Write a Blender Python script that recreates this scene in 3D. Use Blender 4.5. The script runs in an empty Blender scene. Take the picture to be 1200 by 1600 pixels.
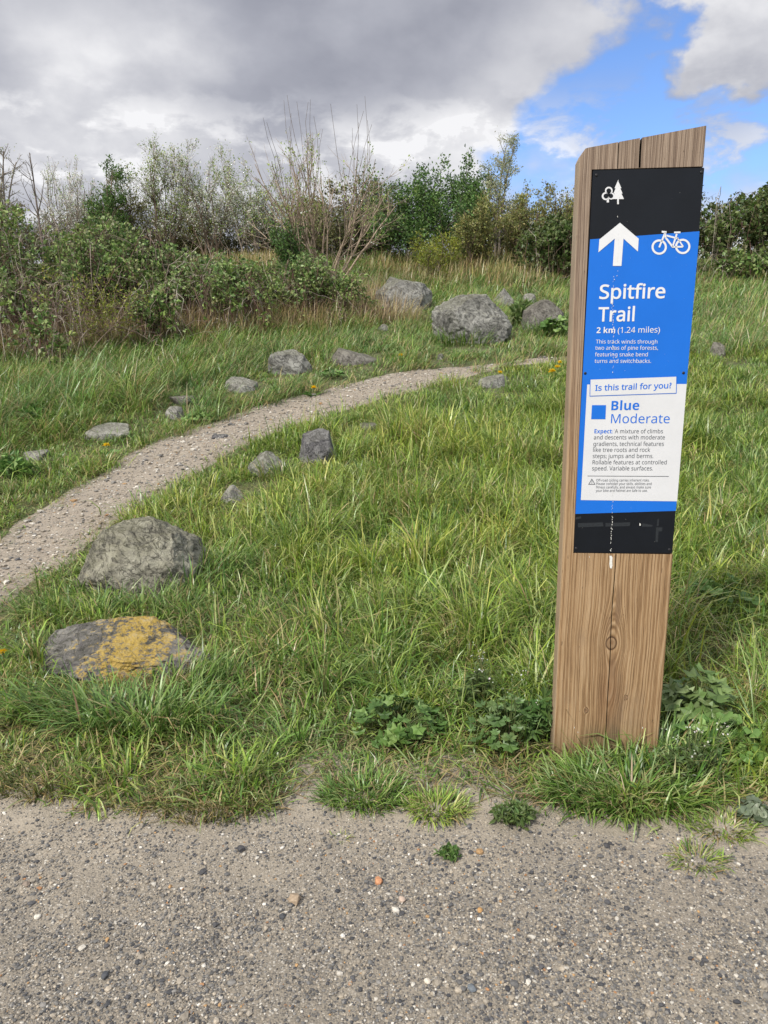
import bpy, bmesh, math, random
import numpy as np
from mathutils import Vector, Matrix

# ------------------------------------------------------------------ camera
F, CAMH = 1190.0, 1.3                       # focal length in px of a 1200x1600 frame, eye height
PITCH, ROLL = math.radians(12.9), math.radians(0.55)
SC = bpy.context.scene
COL = SC.collection
_r0, _u0 = np.array([1., 0, 0]), np.array([0, math.sin(PITCH), math.cos(PITCH)])
FWD = np.array([0, math.cos(PITCH), -math.sin(PITCH)])
RT = math.cos(ROLL) * _r0 - math.sin(ROLL) * _u0
UP = math.cos(ROLL) * _u0 + math.sin(ROLL) * _r0
EYE = np.array([0, 0, CAMH])
cam = bpy.data.cameras.new('camera')
cam.sensor_width = 36.0
cam.lens = 36.0 * F / 1600.0
cam.clip_start, cam.clip_end = 0.05, 2000
camo = bpy.data.objects.new('camera', cam)
COL.objects.link(camo)
camo.matrix_world = Matrix(((RT[0], UP[0], -FWD[0], 0), (RT[1], UP[1], -FWD[1], 0), (RT[2], UP[2], -FWD[2], CAMH), (0, 0, 0, 1)))
SC.camera = camo
SC.view_settings.view_transform = 'Standard'
SC.view_settings.look = 'None'
SC.view_settings.exposure = 0.35
SC.view_settings.gamma = 1.0


def ray(u, v):
    return FWD + (u - 600) / F * RT - (v - 800) / F * UP


def azel(u, v):
    d = ray(u, v)
    d = d / np.linalg.norm(d)
    return math.atan2(d[0], d[1]), math.asin(d[2])


def proj(P):
    Q = np.asarray(P) - EYE
    z = Q @ FWD
    return 600 + F * (Q @ RT) / z, 800 - F * (Q @ UP) / z


# ------------------------------------------------------------------ node helpers
class X:
    """a node socket with arithmetic"""
    def __init__(s, nt, k): s.nt, s.k = nt, k
    def m(s, op, b=None, c=None):
        n = s.nt.nodes.new('ShaderNodeMath'); n.operation = op
        for i, a in enumerate((s, b, c)):
            if a is None: continue
            if isinstance(a, X): s.nt.links.new(a.k, n.inputs[i])
            else: n.inputs[i].default_value = a
        return X(s.nt, n.outputs[0])
    def __add__(s, b): return s.m('ADD', b)
    def __sub__(s, b): return s.m('SUBTRACT', b)
    def __mul__(s, b): return s.m('MULTIPLY', b)
    def __truediv__(s, b): return s.m('DIVIDE', b)
    def sin(s): return s.m('SINE')
    def abs(s): return s.m('ABSOLUTE')
    def sqrt(s): return s.m('SQRT')
    def exp(s): return s.m('EXPONENT')
    def clamp(s):
        r = s.m('ADD', 0.0); r.k.node.use_clamp = True; return r
    def step(s, a, b, lo=0.0, hi=1.0):
        n = s.nt.nodes.new('ShaderNodeMapRange'); n.interpolation_type = 'SMOOTHSTEP'
        s.nt.links.new(s.k, n.inputs[0])
        for i, q in zip((1, 2, 3, 4), (a, b, lo, hi)): n.inputs[i].default_value = q
        return X(s.nt, n.outputs[0])


class G:
    """small node graph builder"""
    def __init__(s, nt): s.nt = nt
    def node(s, t, **kw):
        n = s.nt.nodes.new(t)
        for k, v in kw.items(): setattr(n, k, v)
        return n
    def link(s, a, b): s.nt.links.new(a.k if isinstance(a, X) else a, b)
    def coord(s, w='Object'):
        return s.node('ShaderNodeTexCoord').outputs[w]
    def xyz(s, sock):
        n = s.node('ShaderNodeSeparateXYZ'); s.link(sock, n.inputs[0])
        return [X(s.nt, o) for o in n.outputs]
    def vec(s, x, y, z):
        n = s.node('ShaderNodeCombineXYZ')
        for i, a in enumerate((x, y, z)):
            if isinstance(a, X): s.link(a, n.inputs[i])
            else: n.inputs[i].default_value = a
        return n.outputs[0]
    def noise(s, v, scale, detail=4, rough=0.55, dist=0.0, color=False):
        n = s.node('ShaderNodeTexNoise')
        s.link(v, n.inputs['Vector'])
        n.inputs['Scale'].default_value = scale; n.inputs['Detail'].default_value = detail
        n.inputs['Roughness'].default_value = rough; n.inputs['Distortion'].default_value = dist
        return n.outputs['Color'] if color else X(s.nt, n.outputs[0])
    def voro(s, v, scale, feat='F1', out='Distance'):
        n = s.node('ShaderNodeTexVoronoi', feature=feat)
        s.link(v, n.inputs['Vector']); n.inputs['Scale'].default_value = scale
        return n.outputs[out] if out == 'Color' else X(s.nt, n.outputs[out])
    def ramp(s, fac, stops):
        n = s.node('ShaderNodeValToRGB')
        s.link(fac, n.inputs[0])
        el = n.color_ramp.elements
        while len(el) < len(stops): el.new(0.5)
        for e, (p, c) in zip(el, stops):
            e.position = p; e.color = (c[0], c[1], c[2], 1)
        return n.outputs[0]
    def mix(s, fac, a, b, mode='MIX'):
        n = s.node('ShaderNodeMix', data_type='RGBA', blend_type=mode)
        for sock, q in ((n.inputs[0], fac), (n.inputs[6], a), (n.inputs[7], b)):
            if isinstance(q, (int, float)): sock.default_value = q
            elif isinstance(q, (tuple, list)): sock.default_value = (q[0], q[1], q[2], 1)
            else: s.link(q, sock)
        return n.outputs[2]
    def bump(s, h, strength, dist, normal=None):
        n = s.node('ShaderNodeBump')
        s.link(h, n.inputs['Height']); n.inputs['Strength'].default_value = strength
        n.inputs['Distance'].default_value = dist
        if normal is not None: s.link(normal, n.inputs['Normal'])
        return n.outputs[0]


def new_mat(name):
    m = bpy.data.materials.new(name); m.use_nodes = True
    nt = m.node_tree
    return m, G(nt), nt.nodes['Principled BSDF']


# ------------------------------------------------------------------ world: blue sky with broken cloud
SUN_AZ, SUN_EL = math.radians(-142), math.radians(44)      # azimuth from +Y towards +X
W = bpy.data.worlds.new('World'); SC.world = W
W.use_nodes = True
nt = W.node_tree; g = G(nt)
bg = nt.nodes['Background']
sky = g.node('ShaderNodeTexSky', sky_type='NISHITA')
sky.sun_disc = False
sky.sun_elevation = SUN_EL
sky.sun_rotation = SUN_AZ
sky.air_density, sky.dust_density, sky.ozone_density = 1.0, 0.5, 2.0
D = g.coord('Generated')
dx, dy, dz = g.xyz(D)
az = dx.m('ARCTAN2', dy)
el = dz.m('ARCSINE')
fl = g.vec(dx, dy, dz * 1.5)                               # clouds stretched along the horizon
n1 = g.noise(fl, 4.2, 6, 0.5, 0.0)
n2 = g.noise(g.vec(dx + 3.1, dy - 1.7, dz * 1.6), 6.5, 7, 0.52, 0.0)
n3 = g.noise(g.vec(dx - 5.3, dy + 2.9, dz * 1.5), 15.0, 6, 0.5, 0.0)
a0, e0 = azel(1035, 0); a1, e1 = azel(800, 270)
L_ = math.hypot(a1 - a0, e1 - e0)
nx_, ny_ = (e1 - e0) / L_, -(a1 - a0) / L_                 # normal pointing to the left of the cloud's edge
edge = (az - a0) * nx_ + (el - e0) * ny_
edge = edge + (n2 - 0.5) * 0.24 + (n3 - 0.5) * 0.10
behind = dy.step(0.55, 0.2)                                # unseen bright cloud beside and behind the view, added to light the scene
high = el.step(0.45, 0.75)  # unseen overhead cloud, made bright to add soft ambient light


def blob(u, v, ra, re):
    a, e = azel(u, v)
    q = ((az - a) / ra).m('POWER', 2.0) + ((el - e) / re).m('POWER', 2.0)
    return q


left = edge.step(-0.012, 0.03)
q2 = blob(1195, 25, 0.105, 0.085)
puff = (q2.sqrt() + (n3 - 0.5) * 1.6 + (n2 - 0.5) * 1.2).step(1.0, 0.72)
wis = g.noise(g.vec(dx + 1.3, dy, dz * 2.2), 11.0, 8, 0.58, 0.15)
wisps = wis.step(0.46, 0.62) * el.step(0.31, 0.20) * 0.85
lowh = (el + (n2 - 0.5) * 0.16 + (n3 - 0.5) * 0.06).step(0.205, 0.13) * 0.92
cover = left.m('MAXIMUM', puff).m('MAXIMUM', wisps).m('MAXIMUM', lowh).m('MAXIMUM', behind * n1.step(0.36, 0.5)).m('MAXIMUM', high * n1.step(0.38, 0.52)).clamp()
# brightness of the cloud: grey undersides, white tops and edges
rim = edge.step(0.15, 0.0) * left
base_b = n1.step(0.36, 0.62, 0.0, 1.0)
br = base_b * 0.30 + (n3 - 0.5) * 0.36 * n2.step(0.4, 0.62)
for (u, v, ra, re, amp) in ((0, 200, 0.20, 0.075, 1.0), (170, 20, 0.16, 0.04, 0.35), (650, 238, 0.19, 0.042, 0.52), (330, 80, 0.14, 0.032, 0.34), (60, 60, 0.10, 0.03, 0.3),
                            (900, 40, 0.10, 0.05, 0.35), (790, 215, 0.10, 0.06, 0.45)):
    q = blob(u, v, ra, re)
    br = br + (q * -1.0).exp() * amp * ((n2 + n3 * 0.6) - 0.32).step(0.1, 0.9, 0.45, 1.15)
br = br + rim * 0.22 * n3.step(0.3, 0.7, 0.3, 1.2) + puff * (n2.step(0.35, 0.65, 0.25, 0.75)) + wisps * 0.62 + lowh * (az.step(-0.02, 0.2, 0.0, 0.62))
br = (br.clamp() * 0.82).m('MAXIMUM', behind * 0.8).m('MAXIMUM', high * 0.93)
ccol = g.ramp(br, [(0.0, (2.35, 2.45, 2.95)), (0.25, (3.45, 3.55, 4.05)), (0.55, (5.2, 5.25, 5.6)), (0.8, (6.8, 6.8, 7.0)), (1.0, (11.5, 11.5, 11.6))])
skyc = g.mix(1.0, sky.outputs[0], (0.92, 1.10, 1.46), 'MULTIPLY')
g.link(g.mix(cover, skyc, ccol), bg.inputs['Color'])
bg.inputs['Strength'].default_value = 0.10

# ------------------------------------------------------------------ sun through thin cloud
sun = bpy.data.lights.new('sun', 'SUN')
sun.energy = 3.3
sun.angle = math.radians(5)
sun.color = (1.0, 0.95, 0.87)
suno = bpy.data.objects.new('sun', sun); COL.objects.link(suno)
sd = Vector((math.sin(SUN_AZ) * math.cos(SUN_EL), math.cos(SUN_AZ) * math.cos(SUN_EL), math.sin(SUN_EL)))
suno.rotation_euler = sd.to_track_quat('Z', 'Y').to_euler()
suno.location = (-8, -4, 10)

# ------------------------------------------------------------------ noise on arrays
def _hash(ix, iy, iz, seed):
    h = (ix * 374761393 + iy * 668265263 + iz * 2147483647 + seed * 1274126177) & 0xFFFFFFFF
    h = ((h ^ (h >> 13)) * 1274126177) & 0xFFFFFFFF
    return ((h ^ (h >> 16)) & 0xFFFFFF) / float(0xFFFFFF)


def vnoise(x, y, z=None, seed=0):
    x = np.asarray(x, float); y = np.asarray(y, float)
    z = np.zeros_like(x) if z is None else np.asarray(z, float)
    ix, iy, iz = np.floor(x).astype(np.int64), np.floor(y).astype(np.int64), np.floor(z).astype(np.int64)
    fx, fy, fz = x - ix, y - iy, z - iz
    fx, fy, fz = fx * fx * (3 - 2 * fx), fy * fy * (3 - 2 * fy), fz * fz * (3 - 2 * fz)
    def H(a, b, c): return _hash(ix + a, iy + b, iz + c, seed)
    def l(a, b, t): return a + (b - a) * t
    return l(l(l(H(0,0,0), H(1,0,0), fx), l(H(0,1,0), H(1,1,0), fx), fy), l(l(H(0,0,1), H(1,0,1), fx), l(H(0,1,1), H(1,1,1), fx), fy), fz)


def fbm(x, y, z=None, seed=0, oct=4):
    s, a, t = 0, 0.5, 0
    for i in range(oct):
        k = 2.03 ** i
        s = s + a * vnoise(np.asarray(x) * k, np.asarray(y) * k, None if z is None else np.asarray(z) * k, seed + i * 17)
        t += a; a *= 0.5
    return s / t


# ------------------------------------------------------------------ terrain
_py = np.array([-50, 1.9, 2.5, 3.2, 4, 6, 8, 10, 12, 14, 18, 21, 24, 28, 400.])
_pz = np.array([0, 0, .015, .06, .115, .34, .65, 1.02, 1.38, 1.8, 2.6, 3.13, 3.4, 3.48, 3.5])


def Hprof(y):
    return sum(np.interp(y + o, _py, _pz) for o in (-.7, -.35, 0, .35, .7)) / 5 - 0.004


def H(x, y):
    x = np.asarray(x, float); y = np.asarray(y, float)
    k = np.clip((y - 2.6) / 2.5, 0, 1)
    far = np.clip((y - 8) / 6, 0, 1)
    return Hprof(y) + k * (fbm(x * .8, y * .8, seed=3, oct=3) - .5) * .10 + far * (fbm(x * .25, y * .25, seed=9, oct=2) - .5) * .35


def ground(u, v):
    d = ray(u, v)
    t = 0.8
    P = EYE + d * t
    while t < 60:
        P = EYE + d * t
        if P[2] < float(H(P[0], P[1])): break
        t += 0.02
    return P


def dist_poly(x, y, poly):
    """signed distance (positive inside) to a closed polygon, arrays"""
    x = np.asarray(x, float); y = np.asarray(y, float)
    dmin = np.full(x.shape, 1e9); ins = np.zeros(x.shape, bool)
    n = len(poly)
    for i in range(n):
        ax, ay = poly[i]; bx_, by_ = poly[(i + 1) % n]
        ex, ey = bx_ - ax, by_ - ay
        t = np.clip(((x - ax) * ex + (y - ay) * ey) / (ex * ex + ey * ey + 1e-12), 0, 1)
        dmin = np.minimum(dmin, np.hypot(x - ax - t * ex, y - ay - t * ey))
        c = ((ay > y) != (by_ > y))
        with np.errstate(divide='ignore', invalid='ignore'):
            xi = ex * (y - ay) / (ey if ey != 0 else 1e-12) + ax
        ins ^= c & (x < xi)
    return np.where(ins, dmin, -dmin)


# trail edges read along the photograph's rows, carried down to the ground
_lf = [(0, 835), (100, 767), (200, 707), (300, 669), (400, 633), (500, 609), (600, 586), (700, 573), (800, 563), (890, 557), (960, 551)]
_rt = [(960, 557), (890, 564), (800, 574), (700, 595), (600, 626), (500, 656), (420, 686), (340, 720), (270, 766), (200, 810), (120, 872), (60, 912), (0, 957)]
_L = [ground(*p)[:2] for p in _lf]; _R = [ground(*p)[:2] for p in _rt]
d0 = (_L[0] - _L[1]) / np.linalg.norm(_L[0] - _L[1])
d1 = (_R[-1] - _R[-2]) / np.linalg.norm(_R[-1] - _R[-2])
PATH = [tuple(_L[0] + d0 * 1.6)] + [tuple(p) for p in _L] + [tuple(p) for p in _R] + [tuple(_R[-1] + d1 * 1.6)]


def path_d(x, y):
    return dist_poly(x, y, PATH) + (fbm(np.asarray(x) * 3, np.asarray(y) * 3, seed=21) - .5) * .15 - .075


_gb = [(-250, 1225), (0, 1238), (150, 1258), (250, 1285), (330, 1303), (420, 1290), (445, 1245), (500, 1226), (640, 1240), (750, 1226), (800, 1262),
       (900, 1292), (1010, 1306), (1090, 1272), (1200, 1285), (1500, 1290)]
_gp = [ground(*p) for p in _gb]
_gx = np.array([p[0] for p in _gp]); _gy = np.array([p[1] for p in _gp])


def gravel_d(x, y):
    """metres inside the gravel forecourt (positive), noisy edge"""
    x = np.asarray(x, float); y = np.asarray(y, float)
    return np.interp(x, _gx, _gy) - y + (fbm(x * 5, y * 5, seed=31) - .5) * .22 + (fbm(x * 15, y * 15, seed=33, oct=2) - .5) * .10


# ------------------------------------------------------------------ mesh building
def tag(o, label=None, cat=None, group=None, kind=None):
    if label: o['label'] = label
    if cat: o['category'] = cat
    if group: o['group'] = group
    if kind: o['kind'] = kind
    return o


def mesh_np(name, V, polys, m, col=None, smooth=True, parent=None, mats=None, mat_index=None):
    """V (n,3); polys: list of int arrays (k, nverts)"""
    me = bpy.data.meshes.new(name)
    V = np.ascontiguousarray(V, dtype=np.float32)
    me.vertices.add(len(V)); me.vertices.foreach_set('co', V.ravel())
    polys = [np.asarray(p, dtype=np.int32) for p in polys if len(p)]
    nl = sum(p.size for p in polys); npol = sum(len(p) for p in polys)
    me.loops.add(nl); me.polygons.add(npol)
    me.loops.foreach_set('vertex_index', np.concatenate([p.ravel() for p in polys]))
    tot = np.concatenate([np.full(len(p), p.shape[1], np.int32) for p in polys])
    st = np.concatenate([[0], np.cumsum(tot)[:-1]]).astype(np.int32)
    me.polygons.foreach_set('loop_start', st)
    me.polygons.foreach_set('use_smooth', np.full(npol, smooth))
    if mat_index is not None: me.polygons.foreach_set('material_index', np.asarray(mat_index, np.int32))
    me.update(calc_edges=True)
    if col is not None:
        a = me.color_attributes.new('tint', 'FLOAT_COLOR', 'POINT')
        c = np.ones((len(V), 4), np.float32); c[:, :3] = col
        a.data.foreach_set('color', c.ravel())
    for q in (mats or [m]): me.materials.append(q)
    o = bpy.data.objects.new(name, me); COL.objects.link(o)
    if parent is not None: o.parent = parent
    return o


def empty(name, loc, rz=0.0):
    o = bpy.data.objects.new(name, None); COL.objects.link(o)
    o.location = tuple(float(c) for c in loc); o.rotation_euler = (0, 0, rz)
    o.empty_display_size = 0.1
    return o


def grid_mesh(xs, ys, zf):
    XX, YY = np.meshgrid(xs, ys)
    V = np.stack([XX.ravel(), YY.ravel(), zf(XX.ravel(), YY.ravel())], 1)
    nx, ny = len(xs), len(ys)
    i = np.arange(nx * ny).reshape(ny, nx)
    return V, np.stack([i[:-1, :-1].ravel(), i[:-1, 1:].ravel(), i[1:, 1:].ravel(), i[1:, :-1].ravel()], 1)


class MB:
    """collects vertices and faces with a colour per vertex"""
    def __init__(s): s.V, s.F, s.C, s.n = [], {}, [], 0
    def add(s, V, faces, c=(1, 1, 1)):
        V = np.asarray(V, float)
        s.V.append(V)
        c = np.asarray(c, float)
        s.C.append(np.broadcast_to(c, (len(V), 3)) if c.ndim == 1 else c)
        for f in ([faces] if isinstance(faces, np.ndarray) else faces):
            f = np.asarray(f)
            if f.ndim == 1: f = f[None]
            s.F.setdefault(f.shape[1], []).append(f + s.n)
        s.n += len(V)
    def tube(s, pts, rad, sides=5, c=(1, 1, 1)):
        pts = np.asarray(pts, float); k = len(pts)
        rad = np.broadcast_to(rad, (k,))
        t = np.gradient(pts, axis=0); t /= np.linalg.norm(t, axis=1)[:, None] + 1e-9
        ref = np.array([0.31, 0.17, 0.93]) if abs(t[0, 2]) < .8 else np.array([1., .1, 0])
        a = np.cross(t, ref); a /= np.linalg.norm(a, axis=1)[:, None] + 1e-9
        b = np.cross(t, a)
        ang = np.arange(sides) * 2 * np.pi / sides
        V = pts[:, None] + rad[:, None, None] * (np.cos(ang)[None, :, None] * a[:, None] + np.sin(ang)[None, :, None] * b[:, None])
        i = np.arange(k * sides).reshape(k, sides); j = np.roll(i, -1, 1)
        f = np.stack([i[:-1].ravel(), j[:-1].ravel(), j[1:].ravel(), i[1:].ravel()], 1)
        s.add(V.reshape(-1, 3), [f], c)
    def build(s, name, m, parent=None, smooth=True, color=True):
        if not s.V: return None
        return mesh_np(name, np.concatenate(s.V), [np.concatenate(q) for q in s.F.values()], m, np.concatenate(s.C) if color else None, smooth, parent)


# ------------------------------------------------------------------ materials
def leaf_mat(name, trans=0.3, rough=0.5, spec=0.3, vary=0.5):
    m, g, p = new_mat(name)
    a = g.node('ShaderNodeAttribute', attribute_name='tint')
    n = g.noise(g.coord('Object'), 1.3, 3)
    c = g.mix(n.step(.35, .7, 0.0, vary), a.outputs['Color'], g.mix(1.0, a.outputs['Color'], (1.25, 1.12, .75), 'MULTIPLY'))
    g.link(c, p.inputs['Base Color'])
    p.inputs['Roughness'].default_value = rough
    p.inputs['Specular IOR Level'].default_value = spec
    t = g.node('ShaderNodeBsdfTranslucent'); g.link(c, t.inputs[0])
    mx = g.node('ShaderNodeMixShader'); mx.inputs[0].default_value = trans
    g.link(p.outputs[0], mx.inputs[1]); g.link(t.outputs[0], mx.inputs[2])
    g.link(mx.outputs[0], g.nt.nodes['Material Output'].inputs[0])
    return m


M = {}
M['grass'] = leaf_mat('grass_blade', .30, .34, .5)
M['leaf'] = leaf_mat('leaf', .28, .45, .4)
M['petal'] = leaf_mat('petal', .35, .6, .2, 0.1)


def bark_mat():
    m, g, p = new_mat('bark')
    a = g.node('ShaderNodeAttribute', attribute_name='tint')
    n = g.noise(g.coord('Object'), 24, 4, .6)
    g.link(g.mix(n.step(.35, .7), g.mix(1.0, a.outputs['Color'], (.55, .52, .5), 'MULTIPLY'), a.outputs['Color']), p.inputs['Base Color'])
    p.inputs['Roughness'].default_value = .9
    return m


M['bark'] = bark_mat()


def soil_mat():
    m, g, p = new_mat('meadow_soil')
    c = g.coord('Object')
    n, n2, n3 = g.noise(c, 1.1, 4), g.noise(c, 14, 5, .65), g.noise(c, 70, 4, .6)
    a = g.ramp(n2, [(.3, (.035, .036, .016)), (.5, (.085, .085, .035)), (.62, (.14, .125, .06)), (.8, (.22, .19, .10))])
    b = g.ramp(n3, [(.35, (.045, .06, .018)), (.6, (.11, .125, .045)), (.8, (.24, .21, .12))])
    g.link(g.mix(n.step(.35, .65), a, b), p.inputs['Base Color'])
    p.inputs['Roughness'].default_value = .95
    g.link(g.bump(n3 + n2, .8, .02), p.inputs['Normal'])
    return m


def grit_mat(name, dust, dark, pale, sc=1.0, warm=(.30, .23, .16), sandy=None):
    """trodden dust with grit: only the finest grains are texture, larger ones are real stones"""
    m, g, p = new_mat(name)
    c = g.coord('Object')
    big, mid = g.noise(c, 1.7 * sc, 5, .6), g.noise(c, 9 * sc, 5, .65)
    fine = g.noise(c, 240 * sc, 3, .7)
    v = g.voro(c, 210 * sc); vc = g.voro(c, 210 * sc, out='Color')
    vx = g.xyz(vc)
    v2 = g.voro(c, 430 * sc); w2 = g.xyz(g.voro(c, 430 * sc, out='Color'))
    grain = g.ramp(vx[0], [(.0, dark), (.32, tuple(q * 1.9 for q in dark)), (.5, dust), (.72, warm), (.9, pale)])
    gr2 = g.ramp(w2[1], [(.0, tuple(q * 1.3 for q in dark)), (.4, dust), (.8, tuple(q * .75 for q in dust)), (.97, pale)])
    base = g.mix(mid.step(.35, .68), dust, tuple(q * .74 for q in dust))
    base = g.mix(w2[0].step(.35, .6) * .55, base, gr2)
    amount = (mid * .7 + big * .35).step(.30, .75, .45, .95)
    base = g.mix(amount * vx[1].step(.30, .42) * v.step(.62, .46), base, grain)
    base = g.mix(fine.step(.3, .75, 0, .35), base, tuple(q * .55 for q in dust))
    if sandy:                                               # dry sandy dirt where the track meets the turf
        py = g.xyz(c)[1] + (big - .5) * 1.1 + (mid - .5) * .4
        base = g.mix(py.step(1.48, 1.98, 0, .65), base, g.mix(fine.step(.3, .7), tuple(q * .85 for q in sandy), sandy))
    g.link(base, p.inputs['Base Color'])
    p.inputs['Roughness'].default_value = .92
    b1 = g.bump(mid, .7, .02)
    b2 = g.bump((v * -1.0) * amount + fine * .3, .65, .004, b1)
    g.link(b2, p.inputs['Normal'])
    return m


M['soil'] = soil_mat()
M['grit'] = grit_mat('forecourt_grit', (.255, .222, .176), (.045, .043, .042), (.50, .47, .42), warm=(.25, .205, .155), sandy=(.36, .31, .24))
M['trail'] = grit_mat('trail_grit', (.31, .265, .21), (.09, .08, .065), (.45, .39, .32), .6, (.28, .20, .14))


def pebble_mat():
    m, g, p = new_mat('pebble')
    a = g.node('ShaderNodeAttribute', attribute_name='tint')
    n = g.noise(g.coord('Object'), 160, 3, .6)
    g.link(g.mix(n.step(.3, .7), g.mix(1.0, a.outputs['Color'], (.72, .7, .68), 'MULTIPLY'), a.outputs['Color']), p.inputs['Base Color'])
    p.inputs['Roughness'].default_value = .75
    return m


M['pebble'] = pebble_mat()


def rock_mat(name, lo, mid, hi, lichen=None, moss=0.25, sc=1.0):
    m, g, p = new_mat(name)
    c = g.coord('Object')
    n1 = g.noise(c, 3.2 * sc, 6, .62, .4); n2 = g.noise(c, 17 * sc, 6, .68); n3 = g.noise(c, 85 * sc, 4, .65)
    x, y, z = g.xyz(c)
    vein = g.noise(g.vec(x, y, z * 1.3 + x * .8), 7 * sc, 5, .6, 1.2)
    col = g.ramp(n1 * .55 + n2 * .45, [(.38, lo), (.48, mid), (.60, hi)])
    col = g.mix((vein - .5).abs().step(.045, 0.0, 0, .75), col, tuple(q * .45 for q in lo))
    col = g.mix(n3.step(.58, .75, 0, .6), col, tuple(min(1, q * 1.55) for q in hi))
    col = g.mix(n3.step(.42, .28, 0, .6), col, tuple(q * .45 for q in lo))
    nz = g.xyz(g.node('ShaderNodeNewGeometry').outputs['Normal'])[2]
    mo = (nz * .5 + n2).step(.62, .95, 0, moss)
    col = g.mix(mo, col, (.13, .13, .055))
    if lichen:
        (lx, rx), amt, tone = lichen
        w = ((x - lx).m('POWER', 2.0) * (-1.0 / rx ** 2)).exp()
        n4 = g.noise(c, 42 * sc, 3, .6)
        k = (w * .22 + n2 * .62 + n1 * .40 + n4 * .42 + nz * .08).step(.90, 1.02, 0, amt)
        col = g.mix(k, col, g.ramp(n3, [(.3, tuple(q * .75 for q in tone)), (.7, tone)]))
        k2 = (n2 * .8 + nz * .2).step(.62, .72, 0, .35)
        col = g.mix(k2, col, (.36, .35, .30))
    g.link(col, p.inputs['Base Color'])
    p.inputs['Roughness'].default_value = .85
    p.inputs['Specular IOR Level'].default_value = .35
    b = g.bump(n1, .7, .06)
    b = g.bump(n2, .9, .03, b)
    b = g.bump(n3 + (vein - .5).abs().step(0, .05) * .6, .7, .006, b)
    g.link(b, p.inputs['Normal'])
    return m


M['rock_grey'] = rock_mat('grey_boulder', (.085, .083, .078), (.21, .205, .19), (.36, .355, .33), moss=.3)
M['rock_green'] = rock_mat('olive_grey_boulder', (.085, .081, .066), (.26, .245, .195), (.45, .43, .35), moss=.3, sc=1.6)
M['rock_dark'] = rock_mat('dark_slate', (.075, .072, .078), (.145, .14, .145), (.25, .245, .25), moss=.15, sc=1.3)
M['rock_lichen'] = rock_mat('lichen_slate', (.055, .05, .058), (.14, .13, .138), (.28, .265, .26), ((.04, .21), .78, (.55, .37, .06)), moss=.25, sc=1.5)
M['rock_pale'] = rock_mat('pale_slab', (.17, .165, .15), (.29, .28, .255), (.42, .41, .38), moss=.3, sc=1.5)
M['rock_brown'] = rock_mat('brown_grey_boulder', (.09, .082, .072), (.165, .152, .135), (.27, .255, .23), moss=.2, sc=1.2)


def plain(name, c, rough=.5, spec=.5, metallic=0, mott=0.0, sc=30):
    m, g, p = new_mat(name)
    n = g.noise(g.coord('Object'), sc, 5, .65)
    g.link(g.mix(n.step(.3, .7), tuple(q * (1 - mott) for q in c), c), p.inputs['Base Color'])
    p.inputs['Roughness'].default_value = rough; p.inputs['Specular IOR Level'].default_value = spec
    p.inputs['Metallic'].default_value = metallic
    return m


M['black'] = plain('black_print', (.0062, .0082, .0125), .4, .28, mott=.25, sc=9)
M['blue'] = plain('blue_print', (.009, .145, .62), .42, .3, mott=.06, sc=7)
M['white'] = plain('white_print', (.63, .64, .66), .45, .3, mott=.05, sc=12)
M['whiteink'] = plain('white_ink', (.68, .69, .71), .5, .3, mott=.04)
M['darkink'] = plain('dark_ink', (.06, .07, .085), .5, .3, mott=.05)
M['flake'] = plain('peeled_paint', (.74, .74, .70), .7, .2, mott=.2, sc=200)
M['screw'] = plain('dark_screw', (.03, .03, .033), .45, .5, .4, mott=.3)

# post frame: local x across the face, y into the post, z up
PSI = math.radians(5.0)
P0 = ground(864, 1185); P0 = np.array([P0[0], P0[1], 0.0])
PE = np.array([math.cos(PSI), -math.sin(PSI), 0]); PN = np.array([math.sin(PSI), math.cos(PSI), 0])
PW = 0.3185


def pl(u, v, y=0.0):
    d = ray(u, v)
    t = ((P0 + PN * y - EYE) @ PN) / (d @ PN)
    P = EYE + d * t
    return np.array([(P - P0) @ PE, y, P[2]])


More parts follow.
